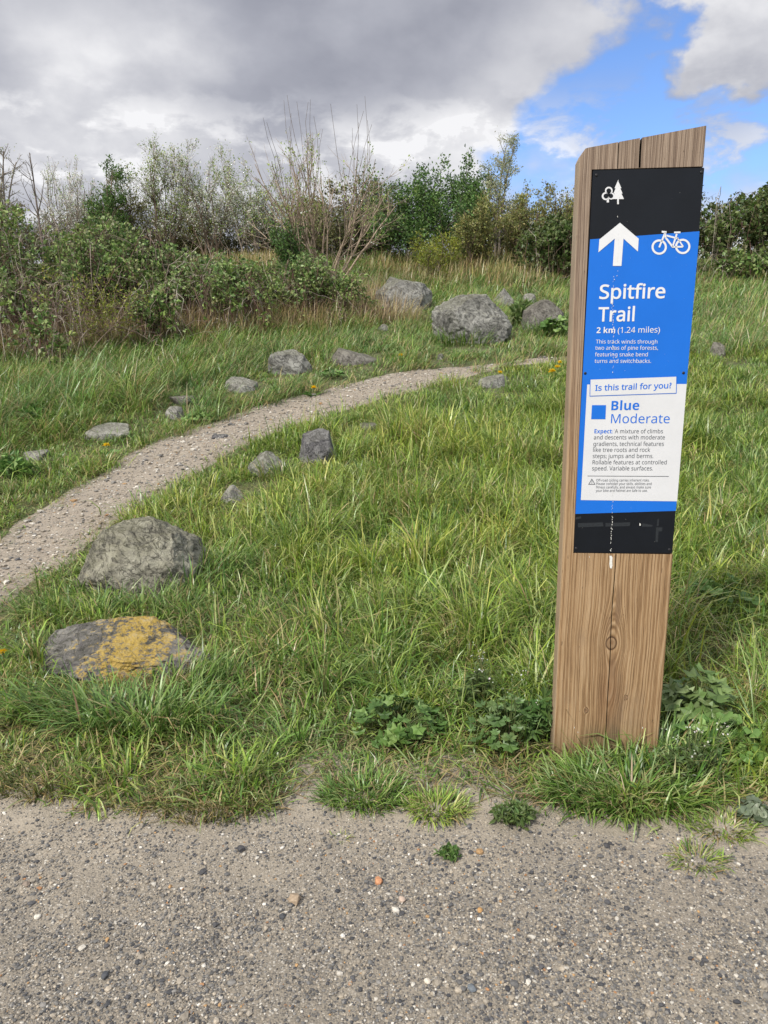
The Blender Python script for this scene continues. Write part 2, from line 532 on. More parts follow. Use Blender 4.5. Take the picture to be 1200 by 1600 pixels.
def wood_mat():
    m, g, p = new_mat('weathered_larch')
    c = g.coord('Object')
    x, y, z = g.xyz(c)
    n_lo = g.noise(g.vec(x, y, z * .35), 6, 3, .5)
    n_mid = g.noise(g.vec(x * 1.0, y, z * .12), 40, 4, .6)
    n_fi = g.noise(g.vec(x, y, z * .03), 420, 3, .6)
    k0 = pl(955, 1005); k1 = pl(952, 1075); k2 = pl(978, 1090); k3 = pl(916, 1110); k4 = pl(944, 560)
    xc = (z * 2.2 + .4).sin() * .004 + (k0[0])
    u = x - xc + (n_lo - .5) * .018 + (n_mid - .5) * .0022
    f = None
    for (kk, s, a) in ((k0, .085, .0010), (k1, .07, .00055), (k4, .22, .0003)):
        q = ((z - float(kk[2])) / s).m('POWER', 2.0) * -1.0
        t = q.exp() * a
        f = t if f is None else f + t
    # the cathedral below opens downwards
    f = f + z.step(.30, -.05) * .0006
    g2 = (u * u - f)
    r = (g2.abs() + 1e-7).sqrt()
    # little side knots with rings of their own
    ring = None
    for (kk, s) in ((k2, .0065), (k3, .007), (k0, .016)):
        dd = (((x - float(kk[0])).m('POWER', 2.0) + ((z - float(kk[2])) * .75).m('POWER', 2.0)) / (s * s))
        t = (dd * -1.0).exp()
        ring = t if ring is None else ring.m('MAXIMUM', t)
    n_w = g.noise(g.vec(x, y, z * .05), 55, 3, .6)
    n_r = g.noise(g.vec(r * 26.0, y, z * .12 + u * 2.0), 1.0, 3, .6)
    wv = ((r * 560.0 + n_lo * 7.0 + n_w * 5.0 + n_r * 30.0) + ring * 9.0).sin()
    wv2 = ((r * 1500.0) + n_mid * 9.0).sin()
    s = wv * .23 + .55 + wv2 * .14 + (n_fi - .5) * .75 + (n_mid - .5) * .6 + (n_w - .5) * .7
    col = g.ramp(s, [(.05, (.125, .07, .034)), (.35, (.24, .145, .072)), (.62, (.345, .225, .12)), (.95, (.43, .30, .178))])
    kn = ring.step(.35, .8)
    col = g.mix(kn * .55, col, (.15, .085, .048))
    col = g.mix((ring - .42).abs().step(.14, .03, 0, .8), col, (.05, .026, .016))
    # greyer where the weather reaches it, near the top
    grey = (z + (n_lo - .5) * .5).step(.75, 1.55, 0, .62)
    col = g.mix(grey, col, g.ramp(s, [(.1, (.12, .095, .085)), (.9, (.29, .245, .22))]))
    for (fx, fz, sx, sz, am) in ((.013, .115, .010, .085, .75), (-.008, .055, .009, .04, .5), (.010, -.075, .011, .05, .6)):
        fl = ((((x - float(k0[0]) - fx) / sx).m('POWER', 2.0) + ((z - float(k0[2]) - fz) / sz).m('POWER', 2.0)) * -1.0 + (n_mid - .5) * 1.2).exp()
        col = g.mix(fl.step(.3, .75, 0, am), col, (.205, .128, .072))
    # reddish blotch between the knots, grime at the foot
    bl = ((((x - float(k1[0])) / .035).m('POWER', 2.0) + ((z - float(k1[2] - .02)) / .10).m('POWER', 2.0)) * -1.0).exp()
    col = g.mix(bl * .55, col, (.17, .085, .042))
    col = g.mix((z + (n_mid - .5) * .12).step(.13, .0, 0, .45), col, (.07, .05, .03))
    pits = g.noise(g.vec(x, y, z * .25), 130, 2, .5).step(.70, .76, 0, .7)
    col = g.mix(pits, col, (.06, .035, .022))
    col = g.mix(y.step(.002, .006, 0, .5) * x.step(.014, .010), col, (.38, .30, .22))  # left arris mixed paler than the face
    col = g.mix(y.step(.0005, .006) * x.step(.012, .018) * x.step(PW - .004, PW - .008), col, (.022, .014, .010))      # crack grooves darken with depth: shade painted into the colour
    g.link(col, p.inputs['Base Color'])
    p.inputs['Roughness'].default_value = .8
    p.inputs['Specular IOR Level'].default_value = .25
    b = g.bump(s, .55, .003)
    stain = g.noise(g.vec(x, y, z * .35), 9, 5, .65)
    col2 = g.mix(stain.step(.5, .72, 0, .4), col, (.13, .095, .07))
    g.link(g.mix(((z * -6.0 + .9).clamp() * stain.step(.42, .6)) * .5, col2, (.07, .085, .03)), p.inputs['Base Color'])
    g.link(g.bump(n_fi, .4, .001, b), p.inputs['Normal'])
    return m


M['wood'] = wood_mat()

# ================================================================== SETTING
xs = np.unique(np.concatenate([np.linspace(-400, -30, 24), np.linspace(-30, -9, 43), np.linspace(-9, 9, 181), np.linspace(9, 30, 43), np.linspace(30, 400, 24)]))
ys = np.unique(np.concatenate([np.linspace(-60, -2, 12), np.linspace(-2, 14, 161), np.linspace(14, 34, 61), np.linspace(34, 600, 30)]))
V, Q = grid_mesh(xs, ys, H)
V[:, 2] -= np.where((gravel_d(V[:, 0], V[:, 1]) > .0) | (path_d(V[:, 0], V[:, 1]) > .06), .05, 0)
tag(mesh_np('ground', V, [Q], M['soil']), 'earth bank of the meadow rising from the gravel to the hedge line', 'ground', kind='structure')


def relief(x, y, d, lift, amp, nseed):
    return lift * np.clip(d / .05, -1.2, 1) + np.clip(d / .1, 0, 1) * ((fbm(x * 9, y * 9, seed=nseed) - .5) * amp + (fbm(x * 2, y * 2, seed=nseed + 5, oct=2) - .5) * amp * 1.2)


def lifted(x, y):
    """height of the gravel sheet over the bank, zero away from it"""
    x = np.atleast_1d(np.asarray(x, float)); y = np.atleast_1d(np.asarray(y, float))
    out = np.zeros(x.shape)
    k = y < 2.8
    if k.any():
        d = gravel_d(x[k], y[k]) + .13
        out[k] = np.where(d > 0, np.maximum(relief(x[k], y[k], d, .008, .024, 40), 0), 0)
    return out


def sheet(name, xs, ys, dfun, m, lift, amp, nseed):
    V, Q = grid_mesh(xs, ys, H)
    d = dfun(V[:, 0], V[:, 1])
    V[:, 2] += relief(V[:, 0], V[:, 1], d, lift, amp, nseed)
    keep = (d[Q] > -.06).any(1)
    Q = Q[keep]
    used = np.unique(Q); mp = np.full(len(V), -1); mp[used] = np.arange(len(used))
    return mesh_np(name, V[used], [mp[Q]], m)


o = sheet('gravel_track', np.arange(-3.2, 3.2, .02), np.arange(-1.0, 2.75, .02), lambda x, y: gravel_d(x, y) + .13, M['grit'], .008, .024, 40)
tag(o, 'grey-brown gritty gravel track across the front', 'track', kind='structure')
o = sheet('path', np.arange(-4.6, 5.2, .03), np.arange(2.6, 11.5, .03), lambda x, y: path_d(x, y) + .05, M['trail'], .010, .03, 44)
tag(o, 'narrow pale stony trail curving up through the grass', 'path', kind='structure')

# ---- loose stones on both surfaces
_bm = bmesh.new(); bmesh.ops.create_icosphere(_bm, subdivisions=1, radius=1)
ICO1 = np.array([v.co[:] for v in _bm.verts]); ICO1F = np.array([[v.index for v in f.verts] for f in _bm.faces]); _bm.free()
PEB = np.array([(.05, .052, .058), (.075, .075, .08), (.12, .118, .115), (.20, .19, .175), (.30, .265, .215), (.38, .33, .26), (.52, .49, .43), (.66, .63, .57), (.36, .19, .09), (.42, .26, .12)])


OCT = np.array([(1, 0, 0), (0, 1, 0), (-1, 0, 0), (0, -1, 0), (0, 0, 1.), (0, 0, -1)])
OCTF = np.array([(0, 1, 4), (1, 2, 4), (2, 3, 4), (3, 0, 4), (1, 0, 5), (2, 1, 5), (3, 2, 5), (0, 3, 5)])


def pebbles(name, x, y, size, pw, rng, flat=.65, off=0.0, coarse=False):
    B, BF = (OCT, OCTF) if coarse else (ICO1, ICO1F)
    nv = len(B)
    n = len(x)
    ci = rng.choice(len(PEB), n, p=np.array(pw) / sum(pw))
    c = PEB[ci] * rng.uniform(.8, 1.2, (n, 1))
    sc = size[:, None] * rng.uniform(.65, 1.25, (n, 3)); sc[:, 2] *= flat
    th = rng.uniform(0, 2 * np.pi, n); ca, sa = np.cos(th), np.sin(th)
    jit = rng.uniform(.72, 1.15, (n, nv, 1))
    U = B[None] * jit * sc[:, None, :]
    Xr = U[..., 0] * ca[:, None] - U[..., 1] * sa[:, None]; Yr = U[..., 0] * sa[:, None] + U[..., 1] * ca[:, None]
    z = H(x, y) + off + size * flat * .38
    V = np.stack([Xr + x[:, None], Yr + y[:, None], U[..., 2] + z[:, None]], 2).reshape(-1, 3)
    Fc = (BF[None] + (np.arange(n) * nv)[:, None, None]).reshape(-1, 3)
    return mesh_np(name, V, [Fc], M['pebble'], np.repeat(c, nv, 0), smooth=False)


rng = np.random.default_rng(5)
N = 460000
x = rng.uniform(-1.75, 1.75, N); y = 0.75 + 1.75 * rng.uniform(0, 1, N)
cl = fbm(x * 2.2, y * 2.2, seed=50) * .6 + fbm(x * 8, y * 8, seed=52, oct=2) * .4
# more stones to the front and left, a dustier strip along the grass
dens = np.clip((cl - .32) * 3.0, .10, .85) * np.clip(.30 + (1.90 - y) * 1.25, .10, 1)
ok = (gravel_d(x, y) > -.02) & (rng.uniform(0, 1, N) < dens)
x, y = x[ok], y[ok]
size = np.clip(rng.lognormal(math.log(.0021), .46, len(x)), .0010, .0110)
wts = (8, 12, 20, 24, 20, 12, 5, 1.5, .8, 1.1)
sm_ = size < .0027
tag(pebbles('gravel', x[sm_], y[sm_], size[sm_] * 1.1, wts, rng, off=relief(x[sm_], y[sm_], gravel_d(x[sm_], y[sm_]) + .13, .008, .024, 40), coarse=True), 'fine grit scattered over the track', 'gravel', kind='stuff')
tag(pebbles('gravel', x[~sm_], y[~sm_], size[~sm_], wts, rng, off=relief(x[~sm_], y[~sm_], gravel_d(x[~sm_], y[~sm_]) + .13, .008, .024, 40)), 'loose mixed gravel scattered over the track', 'gravel', kind='stuff')
x = rng.uniform(-4, 3.6, 120000); y = rng.uniform(3.0, 10.8, 120000)
ok = path_d(x, y) > .0; x, y = x[ok], y[ok]
size = np.clip(rng.lognormal(math.log(.0056), .55, len(x)), .0027, .03)
tag(pebbles('trail_gravel', x, y, size, (0, 2, 5, 18, 26, 26, 17, 5, 1, 2), rng, .55, off=relief(x, y, path_d(x, y) + .05, .010, .03, 44)), 'pale loose stones lying along the trail', 'gravel', kind='stuff')

# ================================================================== ROCKS
def ico(sub):
    b = bmesh.new(); bmesh.ops.create_icosphere(b, subdivisions=sub, radius=1)
    V = np.array([v.co[:] for v in b.verts]); Fc = np.array([[v.index for v in f.verts] for f in b.faces]); b.free()
    return V, Fc


ICOS = {4: ico(4), 5: ico(5), 6: ico(6)}
ROCKS = []                                                 # footprints: x, y, rx, ry, angle


def rock(label, box, m, seed, deep=.8, sub=5, planes=(), nplanes=11, rough=.07, bury=.48, yaw=0.0, group='boulders edging the trail', name='boulder', spots=None, blocky=.62, base=None):
    """box: the rock's pixel box in the photo, only used to seat it at its true place and size"""
    u0, v0, u1, v1 = box
    rg = np.random.default_rng(seed)
    S, Fc = ICOS[sub]
    U = S.copy()
    U = np.sign(U) * np.abs(U) ** .8                       # squarer than a ball
    pls = [(np.array(n, float), o) for n, o in planes]
    for _ in range(nplanes):
        n = rg.normal(size=3); n[2] = n[2] * .6 + .15
        pls.append((n, rg.uniform(blocky, .95)))
    for _ in range(2):
        for n, o in pls:
            n = n / np.linalg.norm(n)
            e = np.clip(U @ n - o, 0, None)
            U -= (e * .93)[:, None] * n
    U /= np.abs(U).max(0)
    nr = U / np.linalg.norm(U, axis=1)[:, None]
    a = fbm(U[:, 0] * 2.3 + seed, U[:, 1] * 2.3, U[:, 2] * 2.3, seed, 5) - .5
    b = np.abs(fbm(U[:, 0] * 5 + seed, U[:, 1] * 5, U[:, 2] * 5 + U[:, 0] * 2, seed + 7, 4) - .5)
    # stepped ledges: real relief that catches the light
    led = fbm(U[:, 0] * 2.6 + 9, U[:, 1] * 2.6 + U[:, 2], U[:, 2] * 3.2 - U[:, 0], seed + 3, 3); led = np.floor(led * 6) / 6 - .5
    c9 = fbm(U[:, 0] * 11 + seed, U[:, 1] * 11, U[:, 2] * 11, seed + 21, 3) - .5
    rdg = 1 - np.abs(fbm(U[:, 0] * 3.5 + 5, U[:, 1] * 3.5, U[:, 2] * 3.2, seed + 31, 3) - .5) * 2
    U = U + nr * (c9 * rough * .45 + np.clip(rdg - .90, 0, 1) * rough * -5)[:, None]
    U = U + nr * (a * rough * 1.7 - np.clip(.10 - b, 0, 1) * rough * 3.0 + led * rough * .9)[:, None]
    gr = ground((u0 + u1) / 2, base or v1)
    dep = (gr - EYE) @ FWD
    w = (u1 - u0) * dep / F
    h = max((v1 - v0) * dep / F * .9, .04)
    d = w * deep
    cy = gr[1] + d * .42; cx = (gr[0]) * cy / gr[1]
    ca, sa = math.cos(yaw), math.sin(yaw)
    U[:, :2] = U[:, :2] @ np.array([[ca, sa], [-sa, ca]])
    dim = np.array([w / 2, d / 2, h / 2 / (1 - bury)])
    top = h
    for it in range(6):                                    # settle size until its visible outline has the photo's size
        P = U * dim + np.array([cx, cy, 0]); z0 = float(H(cx, cy - dim[1] * .6))
        P[:, 2] += z0 + top - dim[2] * U[:, 2].max()
        vis = P[:, 2] > H(P[:, 0], P[:, 1]) - .005
        pu, pv = proj(P[vis])
        cu, bw, tv = (pu.min() + pu.max()) / 2, pu.max() - pu.min(), pv.min()
        k = (u1 - u0) / bw
        dim[:2] *= k
        cx += ((u0 + u1) / 2 - cu) * dep / F
        dv = (tv - v0) * dep / F
        top += dv * .8
        dim[2] = max(top / 2 / (1 - bury), .02)
    P = U * dim
    off = np.array([cx, cy, z0 + top - dim[2] * U[:, 2].max()])
    o = mesh_np(name, P, [Fc], M[m])
    o.location = tuple(off)
    tag(o, label, 'rock', group)
    ROCKS.append((cx, cy, dim[0], dim[1], z0))
    return o


rock('large blocky olive-grey boulder beside the near end of the trail', (116, 806, 327, 950), 'rock_green', 11, .8, 6,
     [((-.15, -.15, 1), .74), ((.1, -1, .22), .66), ((1, -.35, .35), .72), ((-1, -.3, .3), .74), ((.75, -.7, .1), .78), ((.7, 0, .9), .80), ((-.6, -.8, -.5), .78), ((.35, -.9, .75), .62), ((-.55, -.75, .6), .66)], 9, .06, .38, .1, base=938, blocky=.62)
rock('long low slate boulder patched with yellow lichen in front of the blocky boulder', (62, 962, 334, 1080), 'rock_lichen', 23, .62, 6,
     [((-.55, -.35, .85), .60), ((.15, -.55, 1), .62), ((.1, -1, .45), .70), ((.75, .1, .6), .84), ((-1, -.2, .3), .84)], 7, .09, .5, .15, base=1066, blocky=.72)
rock('square-shouldered grey boulder on the far verge of the trail', (418, 545, 488, 586), 'rock_grey', 31, .8, 5, [((0, -.2, 1), .62), ((0, -1, .15), .7)], 7, .06)
rock('low grey rock with a flat tail beside the square-shouldered boulder', (515, 543, 590, 570), 'rock_brown', 37, .7, 4, [((.5, -.1, 1), .5)], 7, .07)
rock('pale jagged rock half sunk in the verge left of the square-shouldered boulder', (350, 588, 403, 614), 'rock_pale', 41, .7, 4, [((.4, -.3, 1), .5)], 8, .09)
rock('thin grey slab showing above the grass, upper one of a close pair', (264, 618, 304, 634), 'rock_brown', 43, .8, 4, [((0, 0, 1), .55)], 6, .06)
rock('small grey stone poking from the grass, lower one of a close pair', (258, 634, 290, 656), 'rock_pale', 47, .8, 4, [], 9, .08)
rock('flat tilted pale slab beside a dandelion on the trail verge', (130, 660, 203, 688), 'rock_pale', 53, .9, 4, [((.15, -.35, 1), .42), ((-1, 0, .3), .7)], 6, .05)
rock('low flat pale slab in the grass near the left end of the trail', (36, 702, 78, 720), 'rock_pale', 59, .9, 4, [((0, -.2, 1), .45)], 6, .05)
rock('wedge shaped brown-grey rock on the near side of the trail', (387, 704, 448, 744), 'rock_grey', 61, .85, 5, [((-.4, -.3, 1), .62), ((.5, -.2, 1), .62)], 6, .07)
rock('dark slate rock with white specks above the wedge shaped rock', (467, 669, 528, 722), 'rock_dark', 67, .75, 5, [((-.2, -.2, 1), .66), ((-1, -.2, .3), .62)], 6, .06)
rock('small pale stone almost buried in grass between the trail and the large boulder', (344, 757, 383, 786), 'rock_pale', 71, .8, 4, [], 8, .07)
rock('thin flat brown stone in grass beyond the dark slate rock', (560, 660, 596, 673), 'rock_brown', 73, .9, 4, [((0, 0, 1), .5)], 6, .05)
rock('flat grey rock with dandelions beside it at the far bend of the trail', (747, 585, 793, 607), 'rock_grey', 79, .8, 4, [((-.3, -.2, 1), .5)], 6, .06)
rock('broad grey boulder with a sloping crest, farthest up the meadow', (584, 432, 676, 490), 'rock_grey', 83, .7, 5,
     [((.2, -.1, 1), .70), ((-.7, -.3, .8), .72), ((.1, -1, .25), .70), ((1, -.4, -.1), .80)], 6, .08, .38, base=488, blocky=.74)
rock('biggest upper boulder, pale grey with a dark hollow beneath its left end', (674, 459, 801, 540), 'rock_grey', 89, .7, 6,
     [((-.45, -.2, .85), .74), ((.75, -.2, .65), .78), ((0, -.1, 1), .80), ((.15, -1, .2), .66), ((-1, -.4, -.2), .80), ((-.5, -.8, -.35), .70)], 5, .08, .32, base=538, blocky=.76)
rock('small pointed pale boulder just behind the biggest upper boulder', (770, 450, 803, 478), 'rock_pale', 97, .8, 4, [((-.6, 0, .8), .55), ((.6, 0, .8), .55)], 6, .06)
rock('round-topped dark brown boulder between the biggest upper boulder and the signpost', (814, 468, 882, 526), 'rock_brown', 101, .9, 5,
     [((-.55, -.1, 1), .84), ((.6, -.1, .9), .84), ((0, -1, .1), .74), ((0, 0, 1), .86)], 3, .05, .36, blocky=.8, base=522)
rock('pale stone barely showing behind the round-topped dark boulder', (816, 458, 838, 474), 'rock_pale', 103, .8, 4, [], 8, .06)
rock('tiny grey stone on the mown verge below the biggest upper boulder', (682, 552, 693, 562), 'rock_grey', 107, .9, 4, [], 8, .06)
rock('small grey stone in long grass between the far boulder and the trail', (590, 506, 607, 518), 'rock_grey', 109, .9, 4, [], 8, .06)
rock('weathered grey rock in the worn grass right of the signpost', (1104, 534, 1134, 558), 'rock_brown', 113, .8, 4, [], 8, .08)
rock('dark flat stone lying on the bare trail', (331, 678, 356, 688), 'rock_dark', 127, .8, 4, [((0, 0, 1), .5)], 6, .05, name='stone', group='loose stones')


def stone(label, u, v, wpx, tone, seed):
    gr = ground(u, v)
    dep = (gr - EYE) @ FWD
    w = wpx * dep / F / 2
    rg = np.random.default_rng(seed)
    S, Fc = ICOS[4]
    U = S.copy()
    for _ in range(10):
        n = rg.normal(size=3); n /= np.linalg.norm(n)
        U -= np.clip(U @ n - rg.uniform(.62, .9), 0, None)[:, None] * n
    U = U * (1 + (fbm(U[:, 0] * 3 + seed, U[:, 1] * 3, U[:, 2] * 3, seed, 4)[:, None] - .5) * .25)
    P = U * np.array([w, w * .85, w * .7])
    mott = .7 + .6 * fbm(U[:, 0] * 5, U[:, 1] * 5, U[:, 2] * 5, seed + 2, 3)[:, None]
    o = mesh_np('stone', P, [Fc], M['pebble'], np.array(tone) * mott)
    gd = gravel_d(gr[0:1], gr[1:2])
    o.location = (gr[0], gr[1], float(H(gr[0], gr[1])) + float(relief(gr[0:1], gr[1:2], gd + .13, .008, .024, 40)[0]) + w * .38)
    o.rotation_euler = (0, 0, rg.uniform(0, 6))
    return tag(o, label, 'stone', 'loose stones')


stone('rust-orange angular stone on the gravel below the small weed', 592, 1382, 17, (.50, .24, .12), 1)
stone('tan angular stone on the gravel left of the rust-orange stone', 461, 1420, 24, (.34, .26, .18), 2)
stone('white stone resting in the short grass left of the bare patch', 202, 1222, 16, (.60, .57, .50), 3)
stone('small white stone on the gravel at the left edge below the grass', 60, 1440, 12, (.66, .62, .54), 4)
stone('black pebble on the gravel below the lone turf tuft', 377, 1333, 15, (.06, .06, .065), 5)
stone('dark round pebble on the gravel just below the turf in front of the signpost', 947, 1334, 11, (.05, .05, .055), 6)
stone('amber stone on the gravel right of the rust-orange stone', 750, 1436, 11, (.45, .26, .10), 7)
stone('flat grey-blue stone on the gravel low on the right', 737, 1558, 16, (.13, .15, .17), 8)
stone('cream stone on the gravel near the lower centre of the track', 668, 1545, 12, (.68, .62, .52), 9)
stone('dark egg-shaped stone on the gravel low on the left', 165, 1534, 15, (.07, .075, .085), 10)
stone('pinkish pale stone on the gravel right of the tan stone', 628, 1420, 13, (.46, .36, .29), 12)
stone('brown stone with white face at the left gravel margin', 42, 1390, 13, (.24, .19, .15), 13)

# ================================================================== SIGNPOST
post = tag(empty('trail_signpost', P0, -PSI), 'tall slant-topped timber trail signpost with a blue and black map panel', 'signpost')


def lz(u, v): return pl(u, v)[2]


def lx(u, v): return pl(u, v)[0]


PX0 = (lx(926, 265) + lx(895, 864)) / 2
PZ1 = (lz(926, 264) + lz(1101, 261)) / 2
PZ0 = (lz(895, 865) + lz(1051, 866)) / 2
ztl, ztr = lz(909, 233), lz(1105, 196)
KX = float(pl(957, 960)[0])


def build_post():
    TH = .072
    REC = .0062
    xs = [0, .0012, .0035, .008, .014, PX0 - .012]
    xs += [PX0 - .0004, PX0 + .0004]
    gx = {}                                                 # grooves at (x, zmin, zmax, half width, depth)
    gr = [(KX, -.3, PZ0 - .001, .0015, .022), (float(lx(966, 250)), PZ1 + .0006, 3, .0014, .020), (float(lx(1001, 240)), PZ1 + .0006, 3, .0030, .030)]
    xs += list(np.linspace(PX0 + .012, PW - .003, 26))
    for (q, *_r) in gr: xs += [q + k * _r[2] for k in (-1, -.9, 0, .9, 1)]
    xs += [PW]
    xs = sorted(set(float(q) for q in xs))
    keep = [xs[0]]
    gxs = [q + s * r[2] for (q, *r) in gr for s in (-1, -.9, 0, .9, 1)]
    for q in xs[1:]:
        if all(abs(q - w) > .004 for w in gxs) or any(abs(q - w) < 1e-9 for w in gxs): keep.append(q)
    xs = np.array(keep)
    zs = list(np.linspace(-.35, PZ0 - .003, 46)) + [PZ0 - .0004, PZ0 + .0004] + list(np.linspace(PZ0 + .02, PZ1 - .02, 30)) + [PZ1 - .0004, PZ1 + .0004]
    nbelow = len(zs)
    ntop = 7
    def ztop(q):
        z = ztl + (ztr - ztl) * (q / PW)
        c = np.clip((.016 - q) / .016, 0, 1)
        return z - c ** 1.6 * .024
    rows = []
    for z in zs: rows.append(np.stack([xs, np.zeros_like(xs), np.full_like(xs, z)], 1))
    for k in range(1, ntop + 1):
        t = k / ntop
        rows.append(np.stack([xs, np.zeros_like(xs), PZ1 + .0004 + t * (ztop(xs) - PZ1 - .0004)], 1))
    G_ = np.stack(rows)                                     # rows, cols, 3
    X_, Z_ = G_[..., 0].copy(), G_[..., 2]
    Y = np.zeros_like(X_)
    Y += np.where(X_ < .008, (1 - np.sqrt(np.clip(1 - ((.008 - X_) / .008) ** 2, 0, 1))) * .012, 0)
    Y += np.where((X_ > PX0) & (Z_ > PZ0) & (Z_ < PZ1), REC, 0)
    Y += np.where(np.isclose(X_, PW), .002, 0)
    for (q, z0, z1, hw, dp) in gr:
        Y += np.where((np.abs(X_ - q) < hw * .95) & (Z_ > z0) & (Z_ < z1), dp, 0)
        near = np.abs(X_ - q) < hw * 1.2
        G_[..., 0] = np.where(near & (Z_ < PZ0), X_ + np.sin(Z_ * 9) * .0016 + np.sin(Z_ * 23) * .0007, G_[..., 0])
        near2 = near & (Z_ > PZ1)
        G_[..., 0] = np.where(near2, X_ + np.sin(Z_ * 31) * .0012, G_[..., 0])
    G_[..., 1] = Y
    R, C = Y.shape
    B = G_.copy(); B[..., 1] = TH
    V = np.concatenate([G_.reshape(-1, 3), B.reshape(-1, 3)])
    i = np.arange(R * C).reshape(R, C); j = i + R * C
    f = [np.stack([i[:-1, :-1].ravel(), i[:-1, 1:].ravel(), i[1:, 1:].ravel(), i[1:, :-1].ravel()], 1),
         np.stack([j[:-1, :-1].ravel(), j[1:, :-1].ravel(), j[1:, 1:].ravel(), j[:-1, 1:].ravel()], 1),
         np.stack([i[:-1, 0], i[1:, 0], j[1:, 0], j[:-1, 0]], 1), np.stack([i[:-1, -1], j[:-1, -1], j[1:, -1], i[1:, -1]], 1),
         np.stack([i[-1, :-1], i[-1, 1:], j[-1, 1:], j[-1, :-1]], 1)]
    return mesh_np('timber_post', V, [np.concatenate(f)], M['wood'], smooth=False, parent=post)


build_post()


def flat(name, polys, m, y, parent, thick=0.0):
    """flat printed shapes given as pixel outlines of the photo, carried onto the panel's plane at depth y"""
    bm = bmesh.new()
    for p in polys:
        pts = [pl(u, v, y) for u, v in p]
        vs = [bm.verts.new(tuple(q)) for q in pts]
        f = bm.faces.new(vs); f.normal_update()
    bm.normal_update()
    bmesh.ops.triangulate(bm, faces=bm.faces[:], ngon_method='EAR_CLIP')
    bm.normal_update()
    for f in bm.faces:
        if f.normal.y > 0: f.normal_flip()
    if thick:
        r = bmesh.ops.extrude_face_region(bm, geom=bm.faces[:])
        bmesh.ops.translate(bm, verts=[e for e in r['geom'] if isinstance(e, bmesh.types.BMVert)], vec=(0, thick, 0))
        bmesh.ops.recalc_face_normals(bm, faces=bm.faces[:])
    me = bpy.data.meshes.new(name); bm.to_mesh(me); bm.free()
    me.materials.append(M[m])
    o = bpy.data.objects.new(name, me); COL.objects.link(o); o.parent = parent
    return o


def rounded(tl, tr, br, bl, r):
    out = []
    cs = [np.array(q, float) for q in (tl, tr, br, bl)]
    for k in range(4):
        a, b, c = cs[k - 1], cs[k], cs[(k + 1) % 4]
        rr = r[k]
        if rr <= 0: out.append(tuple(b)); continue
        d1 = (a - b) / np.linalg.norm(a - b); d2 = (c - b) / np.linalg.norm(c - b)
        for t in np.linspace(0, 1, 6):
            out.append(tuple((1 - t) ** 2 * (b + d1 * rr) + 2 * t * (1 - t) * b + t * t * (b + d2 * rr)))
    return out


YP = .0022
panel = flat('sign_panel', [rounded((926.5, 265.5), (1100.5, 262), (1050.3, 864.5), (895.3, 863.3), (3, 2, 2, 3))], 'black', YP, post, .0038)
Y1, Y2, Y3, Y4, Y5 = YP - .0005, YP - .0010, YP - .0015, YP - .0020, YP - .0024
blue = flat('blue_field', [[(922.0, 374), (1093.0, 361.3), (1056.0, 798.2), (898.3, 803)]], 'blue', Y1, panel)
flat('white_field', [[(917.5, 600.8), (1073, 600), (1058, 783.3), (907.5, 781.3)]], 'white', Y2, panel)
flat('question_frame', [[(921.8, 592.3), (1057.8, 587.6), (1057.2, 615), (921.2, 619.6)]], 'blue', Y3, panel)
flat('question_box', [[(922.8, 593.2), (1056.7, 588.6), (1056.1, 613.9), (922.3, 618.4)]], 'white', Y4, panel)
flat('grade_square', [[(925, 633), (947, 633), (946, 655), (923.7, 655)]], 'blue', Y3, panel)
flat('divider_line', [[(918, 743.3), (1045, 744.0), (1045, 744.8), (918, 744.1)]], 'darkink', Y3, panel)


def z1(*p): return [(840 + a / 4, 180 + b / 4) for a, b in p]


flat('arrow', [z1((515, 672), (632, 772), (627, 852), (537, 771), (524, 942), (470, 942), (482, 771), (380, 857), (386, 777))], 'whiteink', Y3, panel)


def ring(cx, cy, r0, r1, n=28):
    q = []
    for k in range(n):
        a, b = 2 * math.pi * k / n, 2 * math.pi * (k + 1) / n
        q.append(z1((cx + r0 * math.cos(a), cy + r0 * math.sin(a)), (cx + r1 * math.cos(a), cy + r1 * math.sin(a)),
                    (cx + r1 * math.cos(b), cy + r1 * math.sin(b)), (cx + r0 * math.cos(b), cy + r0 * math.sin(b))))
    return q


def bar(x0, y0, x1, y1, w):
    L = math.hypot(x1 - x0, y1 - y0); nx, ny = -(y1 - y0) / L * w / 2, (x1 - x0) / L * w / 2
    return z1((x0 + nx, y0 + ny), (x1 + nx, y1 + ny), (x1 - nx, y1 - ny), (x0 - nx, y0 - ny))


bike = ring(760, 824, 35, 48) + ring(907, 820, 35, 48) + [bar(797, 735, 760, 826, 11), bar(806, 752, 880, 772, 11), bar(800, 765, 845, 824, 12), bar(870, 742, 843, 824, 11),
       bar(840, 823, 908, 822, 11), bar(872, 765, 910, 822, 9), bar(776, 728, 806, 731, 12), bar(853, 733, 893, 732, 11), bar(798, 730, 800, 770, 10)]
flat('bicycle_symbol', bike, 'whiteink', Y3, panel)
con = [z1((502, 408), (524, 456), (517, 457), (531, 489), (524, 490), (540, 524), (508, 524), (508, 556), (497, 556), (497, 524), (466, 524), (482, 490), (474, 489), (488, 457), (481, 456))]


def disc(cx, cy, r, n=24):
    return z1(*[(cx + r * math.cos(2 * math.pi * k / n), cy + r * math.sin(2 * math.pi * k / n)) for k in range(n)])


